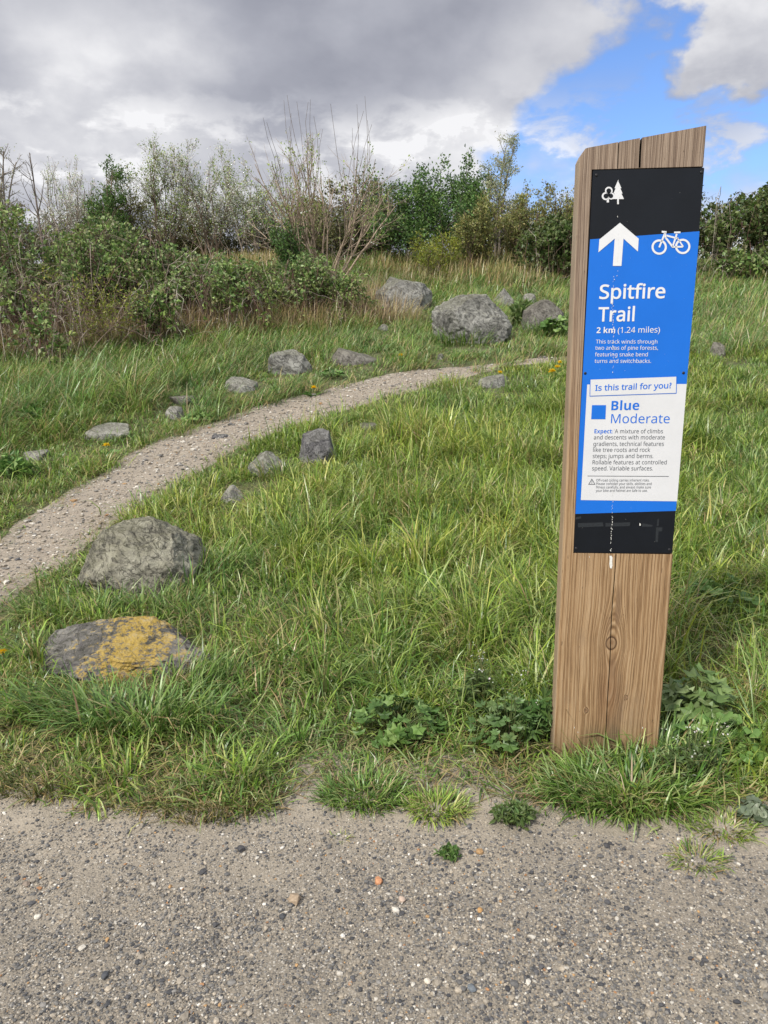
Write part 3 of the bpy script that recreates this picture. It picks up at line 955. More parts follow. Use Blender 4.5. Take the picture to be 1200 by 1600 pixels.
flat('tree_symbol', [disc(445, 471, 24), disc(426, 506, 25), disc(460, 505, 22), z1((432, 522), (446, 522), (446, 545), (432, 545))], 'whiteink', Y3, panel)
flat('tree_symbol', [disc(445, 472, 15), disc(427, 505, 15), disc(458, 504, 14), z1((436, 478), (452, 478), (452, 505), (436, 505))], 'black', Y4, panel)
flat('conifer_symbol', con, 'whiteink', Y4 - .0003, panel)
flat('warning_symbol', [[(924.8, 747.6), (930.3, 757.2), (919.2, 757.2)]], 'darkink', Y3, panel)
flat('warning_symbol', [[(924.8, 749.6), (928.6, 756.3), (921.0, 756.3)]], 'white', Y4, panel)
flat('warning_symbol', [[(924.4, 751), (925.3, 751), (925.2, 754), (924.5, 754)], [(924.4, 754.6), (925.3, 754.6), (925.3, 755.5), (924.4, 755.5)]], 'darkink', Y5, panel)


def sans(s, bold):
    o = ''
    for ch in s:
        for lo, hi, base, bb in (('A', 'Z', 0x1D5A0, 0x1D5D4), ('a', 'z', 0x1D5BA, 0x1D5EE), ('0', '9', 0x1D7E2, 0x1D7EC)):
            if lo <= ch <= hi: ch = chr((bb if bold else base) + ord(ch) - ord(lo)); break
        o += ch
    return o


def lettering(lines, m, y):
    """lines: (text, left x, left baseline, right x, right baseline, capital height, weight) in photo pixels"""
    Vs, Fs, n = [], [], 0
    for (s, u0, v0, u1, v1, cap, wt) in lines:
        c = bpy.data.curves.new('t', 'FONT'); c.body = sans(s, wt >= .02); c.resolution_u = 3; c.offset = wt if wt < .02 else 0
        o = bpy.data.objects.new('t', c); COL.objects.link(o)
        dg = bpy.context.evaluated_depsgraph_get()
        me = bpy.data.meshes.new_from_object(o.evaluated_get(dg))
        V = np.zeros(len(me.vertices) * 3, np.float32); me.vertices.foreach_get('co', V); V = V.reshape(-1, 3)
        bpy.data.objects.remove(o); bpy.data.curves.remove(c)
        xa, xb = V[:, 0].min(), V[:, 0].max()
        A, Bp = pl(u0, v0, y), pl(u1, v1, y)
        up = pl(u0, v0 - cap, y) - A
        T = (V[:, 0] - xa) / (xb - xa)
        capf = .714
        P = A + T[:, None] * (Bp - A) + (V[:, 1] / capf)[:, None] * np.array([0, 0, up[2]])
        P[:, 1] = y
        Vs.append(P)
        for p in me.polygons: Fs.append([k + n for k in p.vertices])
        n += len(P)
        bpy.data.meshes.remove(me)
    me = bpy.data.meshes.new('lettering')
    me.from_pydata(np.concatenate(Vs).tolist(), [], Fs); me.update()
    me.materials.append(M[m])
    o = bpy.data.objects.new('lettering', me); COL.objects.link(o); o.parent = panel
    return o


B_ = .022
lettering([('Spitfire', 936.3, 466.8, 1039, 465.5, 21.5, .018), ('Trail', 934.3, 502, 991, 501.5, 21.5, .018)], 'whiteink', Y3)
lettering([('2 km', 932, 520.5, 961, 520.3, 9, B_), ('(1.24 miles)', 965, 520.2, 1031, 519.5, 9, 0)], 'whiteink', Y3)
lettering([('This track winds through', 931, 536.8, 1027, 536.8, 6, 0), ('two areas of pine forests,', 930, 546.5, 1028, 546.5, 6, 0),
           ('featuring snake bend', 929.5, 556.8, 1012, 556.8, 6, 0), ('turns and switchbacks.', 929, 567, 1017, 567, 6, 0)], 'whiteink', Y3)
lettering([('Is this trail for you?', 929.8, 610.6, 1049, 606.5, 8.8, .018)], 'blue', Y5)
lettering([('Blue', 955, 641, 998.5, 640.5, 14.5, .024)], 'blue', Y3)
lettering([('Moderate', 954.5, 661.2, 1046, 661.2, 14.2, 0)], 'blue', Y3)
lettering([('Expect:', 928.7, 677, 957.5, 677, 6.4, B_)], 'blue', Y3)
lettering([('A mixture of climbs', 960.5, 677, 1035.7, 677, 6.4, 0), ('and descents with moderate', 927.7, 686.5, 1038.7, 686.5, 6.4, 0),
           ('gradients, technical features', 927, 696.7, 1037, 696.7, 6.4, 0), ('like tree roots and rock', 926.7, 706, 1015.7, 706, 6.4, 0),
           ('steps; jumps and berms.', 926, 715.7, 1020.7, 715.7, 6.4, 0), ('Rollable features at controlled', 925.7, 725.5, 1041.5, 725.5, 6.4, 0),
           ('speed. Variable surfaces.', 925, 735, 1020, 735, 6.4, 0),
           ('Off-road cycling carries inherent risks.', 931.5, 752.3, 1014.5, 752.3, 3.9, 0), ('Please consider your skills, abilities and', 931.5, 757.8, 1018, 757.8, 3.9, 0),
           ('fitness carefully, and always make sure', 931, 763.2, 1017, 763.2, 3.9, 0), ('your bike and helmet are safe to use.', 930.8, 768.5, 1011.7, 768.5, 3.9, 0)], 'darkink', Y3)
for (u, v) in ((932, 273.5), (1096, 269), (914.5, 583.3), (1068, 582.7), (900, 857), (1046, 859)):
    c = pl(u, v, Y1)
    b = MB()
    ang = np.arange(10) * 2 * np.pi / 10
    rr = .0042
    rows = [np.stack([c[0] + q * rr * np.cos(ang), np.full(10, c[1] - hgt), c[2] + q * rr * np.sin(ang)], 1) for q, hgt in ((1, -.0006), (.95, .0006), (.6, .0013), (.2, .0015))]
    Vv = np.concatenate(rows); i = np.arange(40).reshape(4, 10); j = np.roll(i, -1, 1)
    b.add(Vv, [np.stack([i[:-1].ravel(), j[:-1].ravel(), j[1:].ravel(), i[1:].ravel()], 1), i[3][None]])
    b.build('screw', M['screw'], panel, color=False)

# peeled flakes along the crack that runs behind the panel, and the drip on the wood below
rg = np.random.default_rng(77)


def flake(u, v, w, h, y):
    n = 7
    a = np.sort(rg.uniform(0, 2 * math.pi, n)); r = rg.uniform(.45, 1.1, n)
    return [(u + w * k * math.cos(t), v + h * k * math.sin(t)) for t, k in zip(a, r)]


fl_ = []
for v in np.arange(276, 862, 2.6):
    uc = 967 - (v - 265) * .0155 + math.sin(v * .07) * .7
    if v > 430: uc = 958.5 + math.sin(v * .05) * .9 - (v - 430) * .006
    pr = .30 if v < 400 else (.75 if 425 < v < 560 else (.22 if v < 780 else .7))
    if 306 < v < 322 or 790 < v: pr = .8
    if rg.uniform() < pr:
        big = 1.5 if (v > 805 or 470 < v < 545) else 1.0
        fl_.append(flake(uc + rg.normal() * .7, v + rg.normal(), rg.uniform(.25, .75) * big, rg.uniform(.6, 1.9) * big, Y5 - .0004))
for k in range(60):
    u, v = rg.uniform(905, 1080), rg.uniform(300, 850)
    a = pl(u, v)
    if PX0 + .01 < a[0] < PW - .01: fl_.append(flake(u, v, rg.uniform(.15, .4), rg.uniform(.2, .5), Y5 - .0004))
fl_.append(flake(1000, 819.5, 1.3, 2.6, Y5 - .0004))
flat('paint_specks', fl_, 'flake', Y5 - .0004, panel)
M['scuff'] = plain('scuffed_print', (.022, .026, .031), .6, .3, mott=.3, sc=300)
flat('scuffs', [[(903, 817.5), (942, 816.2), (943, 822.5), (903, 824)], [(946, 817.2), (985, 816), (984, 822), (946, 822.8)], [(1004, 817.5), (1020, 820.5), (1019, 823), (1003, 823)],
                [(1025, 824), (1035, 824), (1034.5, 830), (1029, 830.5), (1028, 847), (1024, 847)], [(1027, 812), (1030, 810), (1029, 822), (1026, 822)],
                [(899, 808.5), (908, 806.5), (908, 810), (899, 812)]], 'scuff', Y1, panel)
flat('paint_drip', [[(952.3, 868.5), (955.5, 868.3), (957, 871), (956.6, 878), (957, 884), (955.5, 888.5), (953, 887.5), (952.2, 881), (952.8, 875)]], 'flake', -.0008, post)
flat('paint_specks', [flake(921, 870.5, .7, 1.3, -.0006), flake(897.5, 1137, .6, 2, -.0006), flake(903, 1144.5, .7, 2, -.0006), flake(1004, 1137, 1, 2, -.0006)], 'flake', -.0008, post)

# ================================================================== GRASS
GREENS = np.array([(.14, .235, .036), (.195, .30, .048), (.265, .37, .07), (.085, .155, .028), (.35, .41, .15)])
DARKG = np.array([(.072, .15, .03), (.115, .215, .04), (.175, .28, .062), (.26, .34, .14)])
STRAW = np.array([(.36, .29, .155), (.44, .37, .22), (.28, .215, .11), (.33, .31, .13)])


def blades(px, py, head, L, lean, curl, width, col, zoff=None, twist=None):
    """one strip of three joints per blade, bending over as it grows"""
    n = len(px)
    z = H(px, py) + lifted(px, py) - .012
    if zoff is not None: z = z + zoff
    hx, hy = np.cos(head), np.sin(head)
    P = np.stack([px, py, z], 1)
    th = lean.copy()
    pts = [P]
    for k, fr in enumerate((.36, .34, .30)):
        s = L * fr
        P = P + np.stack([hx * np.sin(th) * s, hy * np.sin(th) * s, np.cos(th) * s], 1)
        pts.append(P)
        th = th + curl
    tw = head + np.pi / 2 + (twist if twist is not None else 0)
    sx, sy = np.cos(tw), np.sin(tw)
    out, cc = [], []
    for k, wf in enumerate((.75, 1.0, .72)):
        d = np.stack([sx, sy, np.zeros(n)], 1) * (width * wf * .5)[:, None]
        out += [pts[k] - d, pts[k] + d]
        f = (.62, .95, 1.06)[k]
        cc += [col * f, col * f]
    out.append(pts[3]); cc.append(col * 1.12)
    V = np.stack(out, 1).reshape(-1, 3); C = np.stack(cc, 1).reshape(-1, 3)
    b = np.arange(n) * 7
    q = np.concatenate([np.stack([b, b + 1, b + 3, b + 2], 1), np.stack([b + 2, b + 3, b + 5, b + 4], 1)])
    t = np.stack([b + 4, b + 5, b + 6], 1)
    return V, q, t, C


class Grass:
    def __init__(s): s.parts = []
    def add(s, *a, **k): s.parts.append(blades(*a, **k))
    def build(s, name, m='grass'):
        V, Q, T, C, n = [], [], [], [], 0
        for v, q, t, c in s.parts:
            V.append(v); Q.append(q + n); T.append(t + n); C.append(c); n += len(v)
        return mesh_np(name, np.concatenate(V), [np.concatenate(Q), np.concatenate(T)], M[m], np.concatenate(C))


def in_rock(x, y):
    r = np.zeros(x.shape, bool)
    for (cx, cy, rx, ry, _) in ROCKS:
        r |= ((x - cx) / (rx * .86)) ** 2 + ((y - cy) / (ry * .86)) ** 2 < 1
    lx_ = (x - P0[0]) * PE[0] + (y - P0[1]) * PE[1]; ly_ = (x - P0[0]) * PN[0] + (y - P0[1]) * PN[1]
    r |= (lx_ > -.01) & (lx_ < PW + .01) & (ly_ > -.006) & (ly_ < .085)
    return r


def pick(pal, n, rg, wts=None):
    c = pal[rg.choice(len(pal), n, p=None if wts is None else np.array(wts) / sum(wts))]
    return c * rg.uniform(.8, 1.2, (n, 1)) * (1 + rg.normal(0, .05, (n, 3)))


GR = Grass()
rg = np.random.default_rng(101)
_cl0 = ground(300, 800)


WEEDS = []
for (u, v, r) in ((618, 1150, 74), (790, 1165, 62), (838, 1165, 34), (1085, 1140, 58), (1110, 1180, 72), (48, 668, 40), (25, 745, 38), (520, 592, 24), (1120, 960, 50)):
    q = ground(u, v); WEEDS.append((q[0], q[1], r * float((q - EYE) @ FWD) / F))


def verge_left(x, y):
    """true on the far, left side of the trail"""
    cx = np.array([.5 * (a[0] + b[0]) for a, b in zip(_L, _R[::-1][:len(_L)])]); cy = np.array([.5 * (a[1] + b[1]) for a, b in zip(_L, _R[::-1][:len(_L)])])
    o_ = np.argsort(cx)
    return y > np.interp(x, cx[o_], cy[o_])


def meadow(y0, y1, dens, nb, margin, wid, gr, hmul=1.0):
    area = (y1 - y0) * 2 * (.54 * (y0 + y1) / 2 + margin)
    n = int(area * dens)
    y = rg.uniform(y0, y1, n); x = rg.uniform(-1, 1, n) * (.54 * y + margin)
    pd, gd = path_d(x, y), gravel_d(x, y)
    ok = ((pd < -.01) | ((pd < .09) & (rg.uniform(0, 1, n) < .22))) & ((gd < .01) | ((gd < .16) & (rg.uniform(0, 1, n) < .16)))
    x, y, pd, gd = x[ok], y[ok], pd[ok], gd[ok]
    lf = verge_left(x, y)
    big = fbm(x * .9, y * .9, seed=61); cl = fbm(x * 3.5, y * 3.5, seed=63, oct=2)
    ed = np.minimum(-pd, -gd * 1.0)
    Lb = .095 + .15 * np.clip((big - .3) * 2.2, 0, 1) * np.clip(.4 + cl, 0, 1.4)
    Lb *= np.clip(.28 + ed / np.where(lf, .75, .55), .28, 1)
    tall = np.clip((y - 5.2 - .35 * (x + 2)) / 2.5, 0, 1) * lf          # rank grass up the bank on the left
    Lb += tall * (.10 + .22 * cl)
    farm = np.clip((y - 11) / 3, 0, 1)
    Lb += farm * .02
    for (cx, cy, rx, ry, _) in ROCKS:                       # grazed and trodden in front of the stones
        q = np.exp(-((np.abs(x - cx) / (rx * 1.2 + .06)) ** 3) - (np.abs(y - (cy - ry * 1.2)) / (ry * .8 + .075 * cy)) ** 3)
        Lb *= 1 - (.78 if cy > 3.8 else .15) * q
    for (wx, wy, wr) in WEEDS:
        Lb *= 1 - .6 * np.exp(-((x - wx) ** 2 + ((y - wy + wr * .3) / 1.1) ** 2) / (wr * wr))
    Lb *= hmul
    # worn patches
    worn = np.clip((fbm(x * 1.6 + 7, y * 1.6, seed=71, oct=3) - .58) * 8, 0, 1) * .7 * (1 - tall) * np.clip((6 - y) / 2, 0, 1)
    keep = (rg.uniform(0, 1, len(x)) > worn * .55) & ~((ed < .10) & (rg.uniform(0, 1, len(x)) < .45))
    x, y, Lb, tall, farm, cl, big, ed, lf, worn = (q[keep] for q in (x, y, Lb, tall, farm, cl, big, ed, lf, worn))
    m_ = len(x)
    X_ = np.repeat(x, nb); Y_ = np.repeat(y, nb); k = m_ * nb
    sp = np.repeat(rg.uniform(.015, .055, m_) * (1 + y * .06) * (1.7 if nb > 100 else 1), nb)
    T0 = np.repeat(tall, nb)
    ox, oy = rg.normal(0, 1, k) * sp, rg.normal(0, 1, k) * sp
    bx_, by_ = X_ + ox, Y_ + oy
    Lr = np.repeat(Lb, nb) * rg.uniform(.5, 1.35, k) * (1 + .12 * (1 - T0))
    th0 = np.repeat(rg.uniform(0, 2 * np.pi, m_), nb)
    head = np.where(rg.uniform(0, 1, k) < .7, np.arctan2(oy, ox), th0) + rg.normal(0, .5, k)
    T = np.repeat(tall, nb)
    head = np.where(rg.uniform(0, 1, k) < .55 * T, rg.normal(.35, .5, k), head)   # the wind's lean on the bank
    lean = np.abs(rg.normal(.38, .30, k)) + T * .12
    curl = np.abs(rg.normal(.58, .36, k)) * (1.25 if nb > 100 else 1)
    dryp = .04 + .20 * T + np.repeat(farm * np.clip((0 - x) / 4, 0, 1), nb) * .2 + .30 * np.repeat(np.clip((.16 - ed) / .16, 0, 1), nb) + .35 * np.repeat(worn, nb) + .20 * np.clip((np.repeat(cl, nb) - .5) * 3, 0, 1)
    dry = rg.uniform(0, 1, k) < dryp
    pal = np.repeat(rg.integers(0, 2, m_), nb)
    c = np.where((pal == 0)[:, None], pick(GREENS, k, rg), pick(DARKG, k, rg) * 1.05)
    yel = np.repeat(np.clip((big - .42) * 3, 0, 1) * (1 - .8 * tall) - .45 * tall, nb)[:, None]
    c = c * (1 + yel * np.array([.34, .14, -.05]))
    c = np.where(dry[:, None], pick(STRAW, k, rg), c)
    w = wid * rg.uniform(.6, 1.35, k) * np.where(dry, .75, 1)
    ok = ~in_rock(bx_, by_) & (path_d(bx_, by_) < .11) & (gravel_d(bx_, by_) < .18)
    gr.add(bx_[ok], by_[ok], head[ok], Lr[ok], lean[ok], curl[ok], w[ok], c[ok], twist=rg.normal(0, .5, ok.sum()))


meadow(1.85, 3.4, 120, 40, .7, .0050, GR)
meadow(1.85, 3.4, 260, 16, .7, .0040, GR, .45)              # short sward between the tussocks
meadow(3.4, 5.5, 85, 42, .8, .0060, GR)
meadow(3.4, 5.5, 190, 16, .8, .0050, GR, .5)
meadow(5.5, 9.0, 60, 36, 1.0, .0074, GR)
meadow(5.5, 9.0, 90, 16, 1.0, .0066, GR, .55)
meadow(2.0, 4.2, 9, 130, .7, .0058, GR, 1.65)               # scattered rank clumps flopping over
meadow(4.2, 8.5, 6, 110, .8, .0078, GR, 1.5)
# flattened dead litter between the tussocks
n = 70000
y = 1.9 + 6.5 * rg.uniform(0, 1, n) ** 1.3; x = rg.uniform(-1, 1, n) * (.54 * y + .7)
ok = (path_d(x, y) < .05) & (gravel_d(x, y) < .05) & ~in_rock(x, y)
x, y = x[ok], y[ok]; n = len(x)
GR.add(x, y, rg.uniform(0, 6.28, n), rg.uniform(.03, .11, n), rg.normal(1.25, .2, n), rg.normal(.15, .15, n), rg.uniform(.0025, .0055, n),
       np.where((rg.uniform(0, 1, n) < .6)[:, None], pick(STRAW, n, rg) * .8, pick(DARKG, n, rg)), zoff=np.full(n, .018), twist=rg.normal(0, .8, n))
meadow(9.0, 13.5, 75, 26, 1.5, .0085, GR, .82)
meadow(13.5, 22.0, 38, 24, 2.0, .0125, GR, .85)
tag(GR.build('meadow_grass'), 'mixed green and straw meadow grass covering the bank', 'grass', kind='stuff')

# ---- big drooping tussocks named by where they stand
def tussock(label, u, v, rpx, Lpx, nb, pal, wid=.005, head=None, seed=0, lean=.35, curl=.5, dry=.06, squash=.7, name='grass_tussock', group='large grass tussocks'):
    gr = ground(u, v); dep = (gr - EYE) @ FWD
    r, L = rpx * dep / F, Lpx * dep / F
    rg = np.random.default_rng(seed + 1000)
    a = rg.uniform(0, 2 * np.pi, nb); q = np.sqrt(rg.uniform(0, 1, nb)) * r
    x, y = gr[0] + q * np.cos(a), gr[1] + q * np.sin(a) * squash
    hd = a + rg.normal(0, .7, nb) if head is None else rg.normal(head, .65, nb)
    c = pick(pal, nb, rg)
    d = rg.uniform(0, 1, nb) < dry
    c = np.where(d[:, None], pick(STRAW, nb, rg), c)
    ok = ~in_rock(x, y)
    V, Q, T, C = blades(x[ok], y[ok], hd[ok], L * rg.uniform(.45, 1.15, nb)[ok], np.abs(rg.normal(lean, .25, nb))[ok], np.abs(rg.normal(curl, .22, nb))[ok], wid * rg.uniform(.6, 1.3, nb)[ok], c[ok], twist=rg.normal(0, .4, ok.sum()))
    o = mesh_np(name, V - np.array([gr[0], gr[1], gr[2]]), [Q, T], M['grass'], C)
    o.location = tuple(gr)
    return tag(o, label, 'grass', group)


LUSH = np.array([(.11, .205, .04), (.155, .26, .055), (.24, .34, .12), (.07, .14, .03)])
tussock('long dark green tussock drooping in front of the lichen slate', 225, 1142, 125, 104, 640, LUSH, .0062, seed=1, lean=.4, curl=.6, squash=.30)
tussock('long tussock splaying left from the low end of the lichen slate', 80, 1118, 58, 100, 220, LUSH, .0058, -2.6, seed=2, lean=.5, curl=.5)
tussock('upright tussock at the right shoulder of the lichen slate', 325, 1085, 40, 92, 190, LUSH, .0055, .4, seed=3, lean=.25, curl=.4)
tussock('grass tussock filling the gap between the two near boulders', 225, 962, 95, 62, 330, LUSH, .0052, seed=4, lean=.45, curl=.5, squash=.3)
tussock('pale edged tussock leaning over the left foot of the blocky boulder', 80, 965, 55, 70, 220, LUSH, .005, -2.4, seed=5, lean=.4)
tussock('tussock fanning right from the foot of the blocky boulder', 345, 900, 40, 85, 200, LUSH, .005, .2, seed=6, lean=.45)
tussock('coarse dark turf mound in front of the signpost foot', 985, 1248, 125, 74, 1400, DARKG * 1.02, .0058, seed=7, lean=.55, curl=.5, squash=.5, dry=.08)
tussock('long blades of grass curling across the bottom of the signpost', 985, 1190, 40, 105, 50, LUSH, .0075, 2.8, seed=8, lean=.5, curl=.55, dry=.02)
tussock('coarse grass tuft against the right edge of the signpost foot', 1060, 1190, 55, 90, 320, DARKG, .0056, .4, seed=9, lean=.4)
tussock('tufted turf island on the bare ground right of the short turf', 568, 1250, 62, 44, 950, LUSH * 1.15, .0042, seed=10, lean=.5, curl=.4, dry=.12)
tussock('yellowing turf island beside the bare ground in front of the leafy weed', 684, 1272, 46, 38, 620, GREENS * 1.25, .004, seed=11, lean=.5, dry=.25)
tussock('brownish short turf patch above the left gravel', 330, 1258, 110, 42, 900, np.array([(.10, .12, .035), (.15, .15, .055), (.085, .115, .03)]), .0036, seed=12, lean=.55, curl=.3, dry=.32, squash=.45)
tussock('brownish short turf patch at the far left of the gravel edge', 85, 1228, 90, 42, 650, np.array([(.10, .12, .035), (.15, .15, .055), (.085, .115, .03)]), .0036, seed=13, lean=.5, curl=.3, dry=.28, squash=.45)
tussock('tiny lone tuft sprouting from bare gravel', 531, 1316, 16, 20, 90, GREENS, .003, seed=14, lean=.6, dry=.4)
tussock('thin tuft at the gravel edge below the leafy weeds on the right', 1130, 1302, 46, 34, 420, GREENS, .0036, seed=15, lean=.6, dry=.2)
tussock('thin grass tuft straggling on the gravel lower right', 1090, 1352, 36, 34, 260, GREENS, .0036, seed=16, lean=.7, dry=.25)
tussock('rank grass tussock in front of the dark rock on the near verge', 545, 720, 40, 60, 260, GREENS * 1.1, .0055, .6, seed=17, lean=.3, dry=.1)
tussock('tussock growing against the wedge shaped rock', 440, 748, 34, 50, 220, GREENS, .005, seed=18, dry=.12)
tussock('pale straw tussock between the two upper boulders', 632, 506, 30, 52, 260, STRAW * .95, .008, .5, seed=19, lean=.3, dry=.4)
tussock('green tussock under the biggest upper boulder', 715, 538, 55, 38, 420, LUSH, .009, seed=20, squash=.4)
tussock('green tussock at the foot of the round-topped dark boulder', 850, 526, 40, 34, 320, LUSH, .009, seed=21, squash=.4)

# ---- dead, straw coloured growth at the foot of the brambles
rg = np.random.default_rng(303)
DG = Grass()
n = 21000
t = rg.uniform(0, 1, n)
uu = np.interp(t, [0, .5, 1], [-150, 250, 590])
# a band in ground coordinates under the thicket
bx_ = np.interp(t, [0, .45, .75, 1], [-6.6, -4.1, -2.2, .1]) + rg.normal(0, .25, n)
by_ = np.interp(t, [0, .45, .75, 1], [9.6, 10.9, 11.9, 13.2]) + rg.uniform(-.55, 2.3, n)
cc = np.where((rg.uniform(0, 1, n) < .72)[:, None], pick(STRAW, n, rg, (3, 2, 2, 1)) * 1.0, pick(np.array([(.19, .125, .085), (.14, .09, .065), (.24, .17, .115)]), n, rg))
DG.add(bx_, by_, rg.normal(.3, 1.2, n), rg.uniform(.2, .62, n), np.abs(rg.normal(.25, .25, n)), np.abs(rg.normal(.2, .2, n)), rg.uniform(.004, .010, n), cc)
n = 9000
bx_ = rg.uniform(-4.5, 3.5, n); by_ = rg.uniform(16.5, 21.5, n)
ok = fbm(bx_ * .5, by_ * .5, seed=5) > .47
n = ok.sum()
DG.add(bx_[ok], by_[ok], rg.normal(.3, 1, n), rg.uniform(.25, .6, n), np.abs(rg.normal(.2, .2, n)), np.abs(rg.normal(.25, .2, n)), rg.uniform(.008, .015, n), pick(STRAW, n, rg) * .95)
tag(DG.build('dead_grass'), 'dead straw and red-brown stalks under the brambles and along the crest', 'dead grass', kind='stuff')

# ================================================================== TREES AND SHRUBS
def unit(v): return v / (np.linalg.norm(v) + 1e-9)


def leaves_np(mb, P, size, pal, rg, up=.4, long=1.7, D=None):
    n = len(P)
    if n == 0: return
    a = rg.normal(size=(n, 3)) if D is None else D + rg.normal(0, .45, (n, 3))
    a /= np.linalg.norm(a, axis=1)[:, None]
    nr = rg.normal(size=(n, 3)); nr[:, 2] = np.abs(nr[:, 2]) + up
    b = np.cross(nr, a); b /= np.linalg.norm(b, axis=1)[:, None] + 1e-9
    nn = np.cross(a, b)
    s = (size * rg.uniform(.6, 1.35, n))[:, None]
    fold = s * rg.uniform(.05, .3, (n, 1))
    V = np.stack([P, P + a * s * .45 + b * s * .5 / long * 1.0 + nn * fold, P + a * s, P + a * s * .45 - b * s * .5 / long + nn * fold], 1).reshape(-1, 3)
    i = np.arange(n) * 4
    c = pick(pal, n, rg)
    C = np.repeat(c, 4, 0)
    mb.add(V, [np.stack([i, i + 1, i + 2], 1), np.stack([i, i + 2, i + 3], 1)], C)


def branches(rg, stems, lens, cfg):
    """stems: (pos, dir, length, radius). returns list of (points, radii, level)"""
    out = []
    def rec(p, d, L, r, lev):
        ns = (7, 5, 4, 3)[min(lev, 3)]
        pts = [p]; dirs = []
        for k in range(ns):
            d = unit(d + rg.normal(0, cfg['wob'], 3) + np.array([0, 0, cfg['trop'][min(lev, len(cfg['trop']) - 1)]]))
            p = p + d * L / ns
            pts.append(p); dirs.append(d)
        pts = np.array(pts)
        rad = r * np.linspace(1, .3 if lev < 2 else .4, ns + 1)
        out.append((pts, rad, lev))
        if lev < len(cfg['kids']):
            nk = cfg['kids'][lev]
            nk = int(nk * rg.uniform(.75, 1.25) + .5)
            for q in range(nk):
                t = rg.uniform(cfg['from'][lev], .98)
                k = min(int(t * ns), ns - 1); f = t * ns - k
                pp = pts[k] * (1 - f) + pts[k + 1] * f
                ax = unit(np.cross(dirs[k], rg.normal(size=3)))
                an = rg.uniform(*cfg['ang'])
                dd = unit(dirs[k] * math.cos(an) + ax * math.sin(an))
                rec(pp, dd, L * cfg['ratio'][lev] * (1.15 - .6 * t) * rg.uniform(.7, 1.2), max(r * .5 * (1.1 - .6 * t), cfg['rmin']), lev + 1)
    for (p, d, L, r) in stems: rec(np.array(p, float), unit(np.array(d, float)), L, r, 0)
    return out


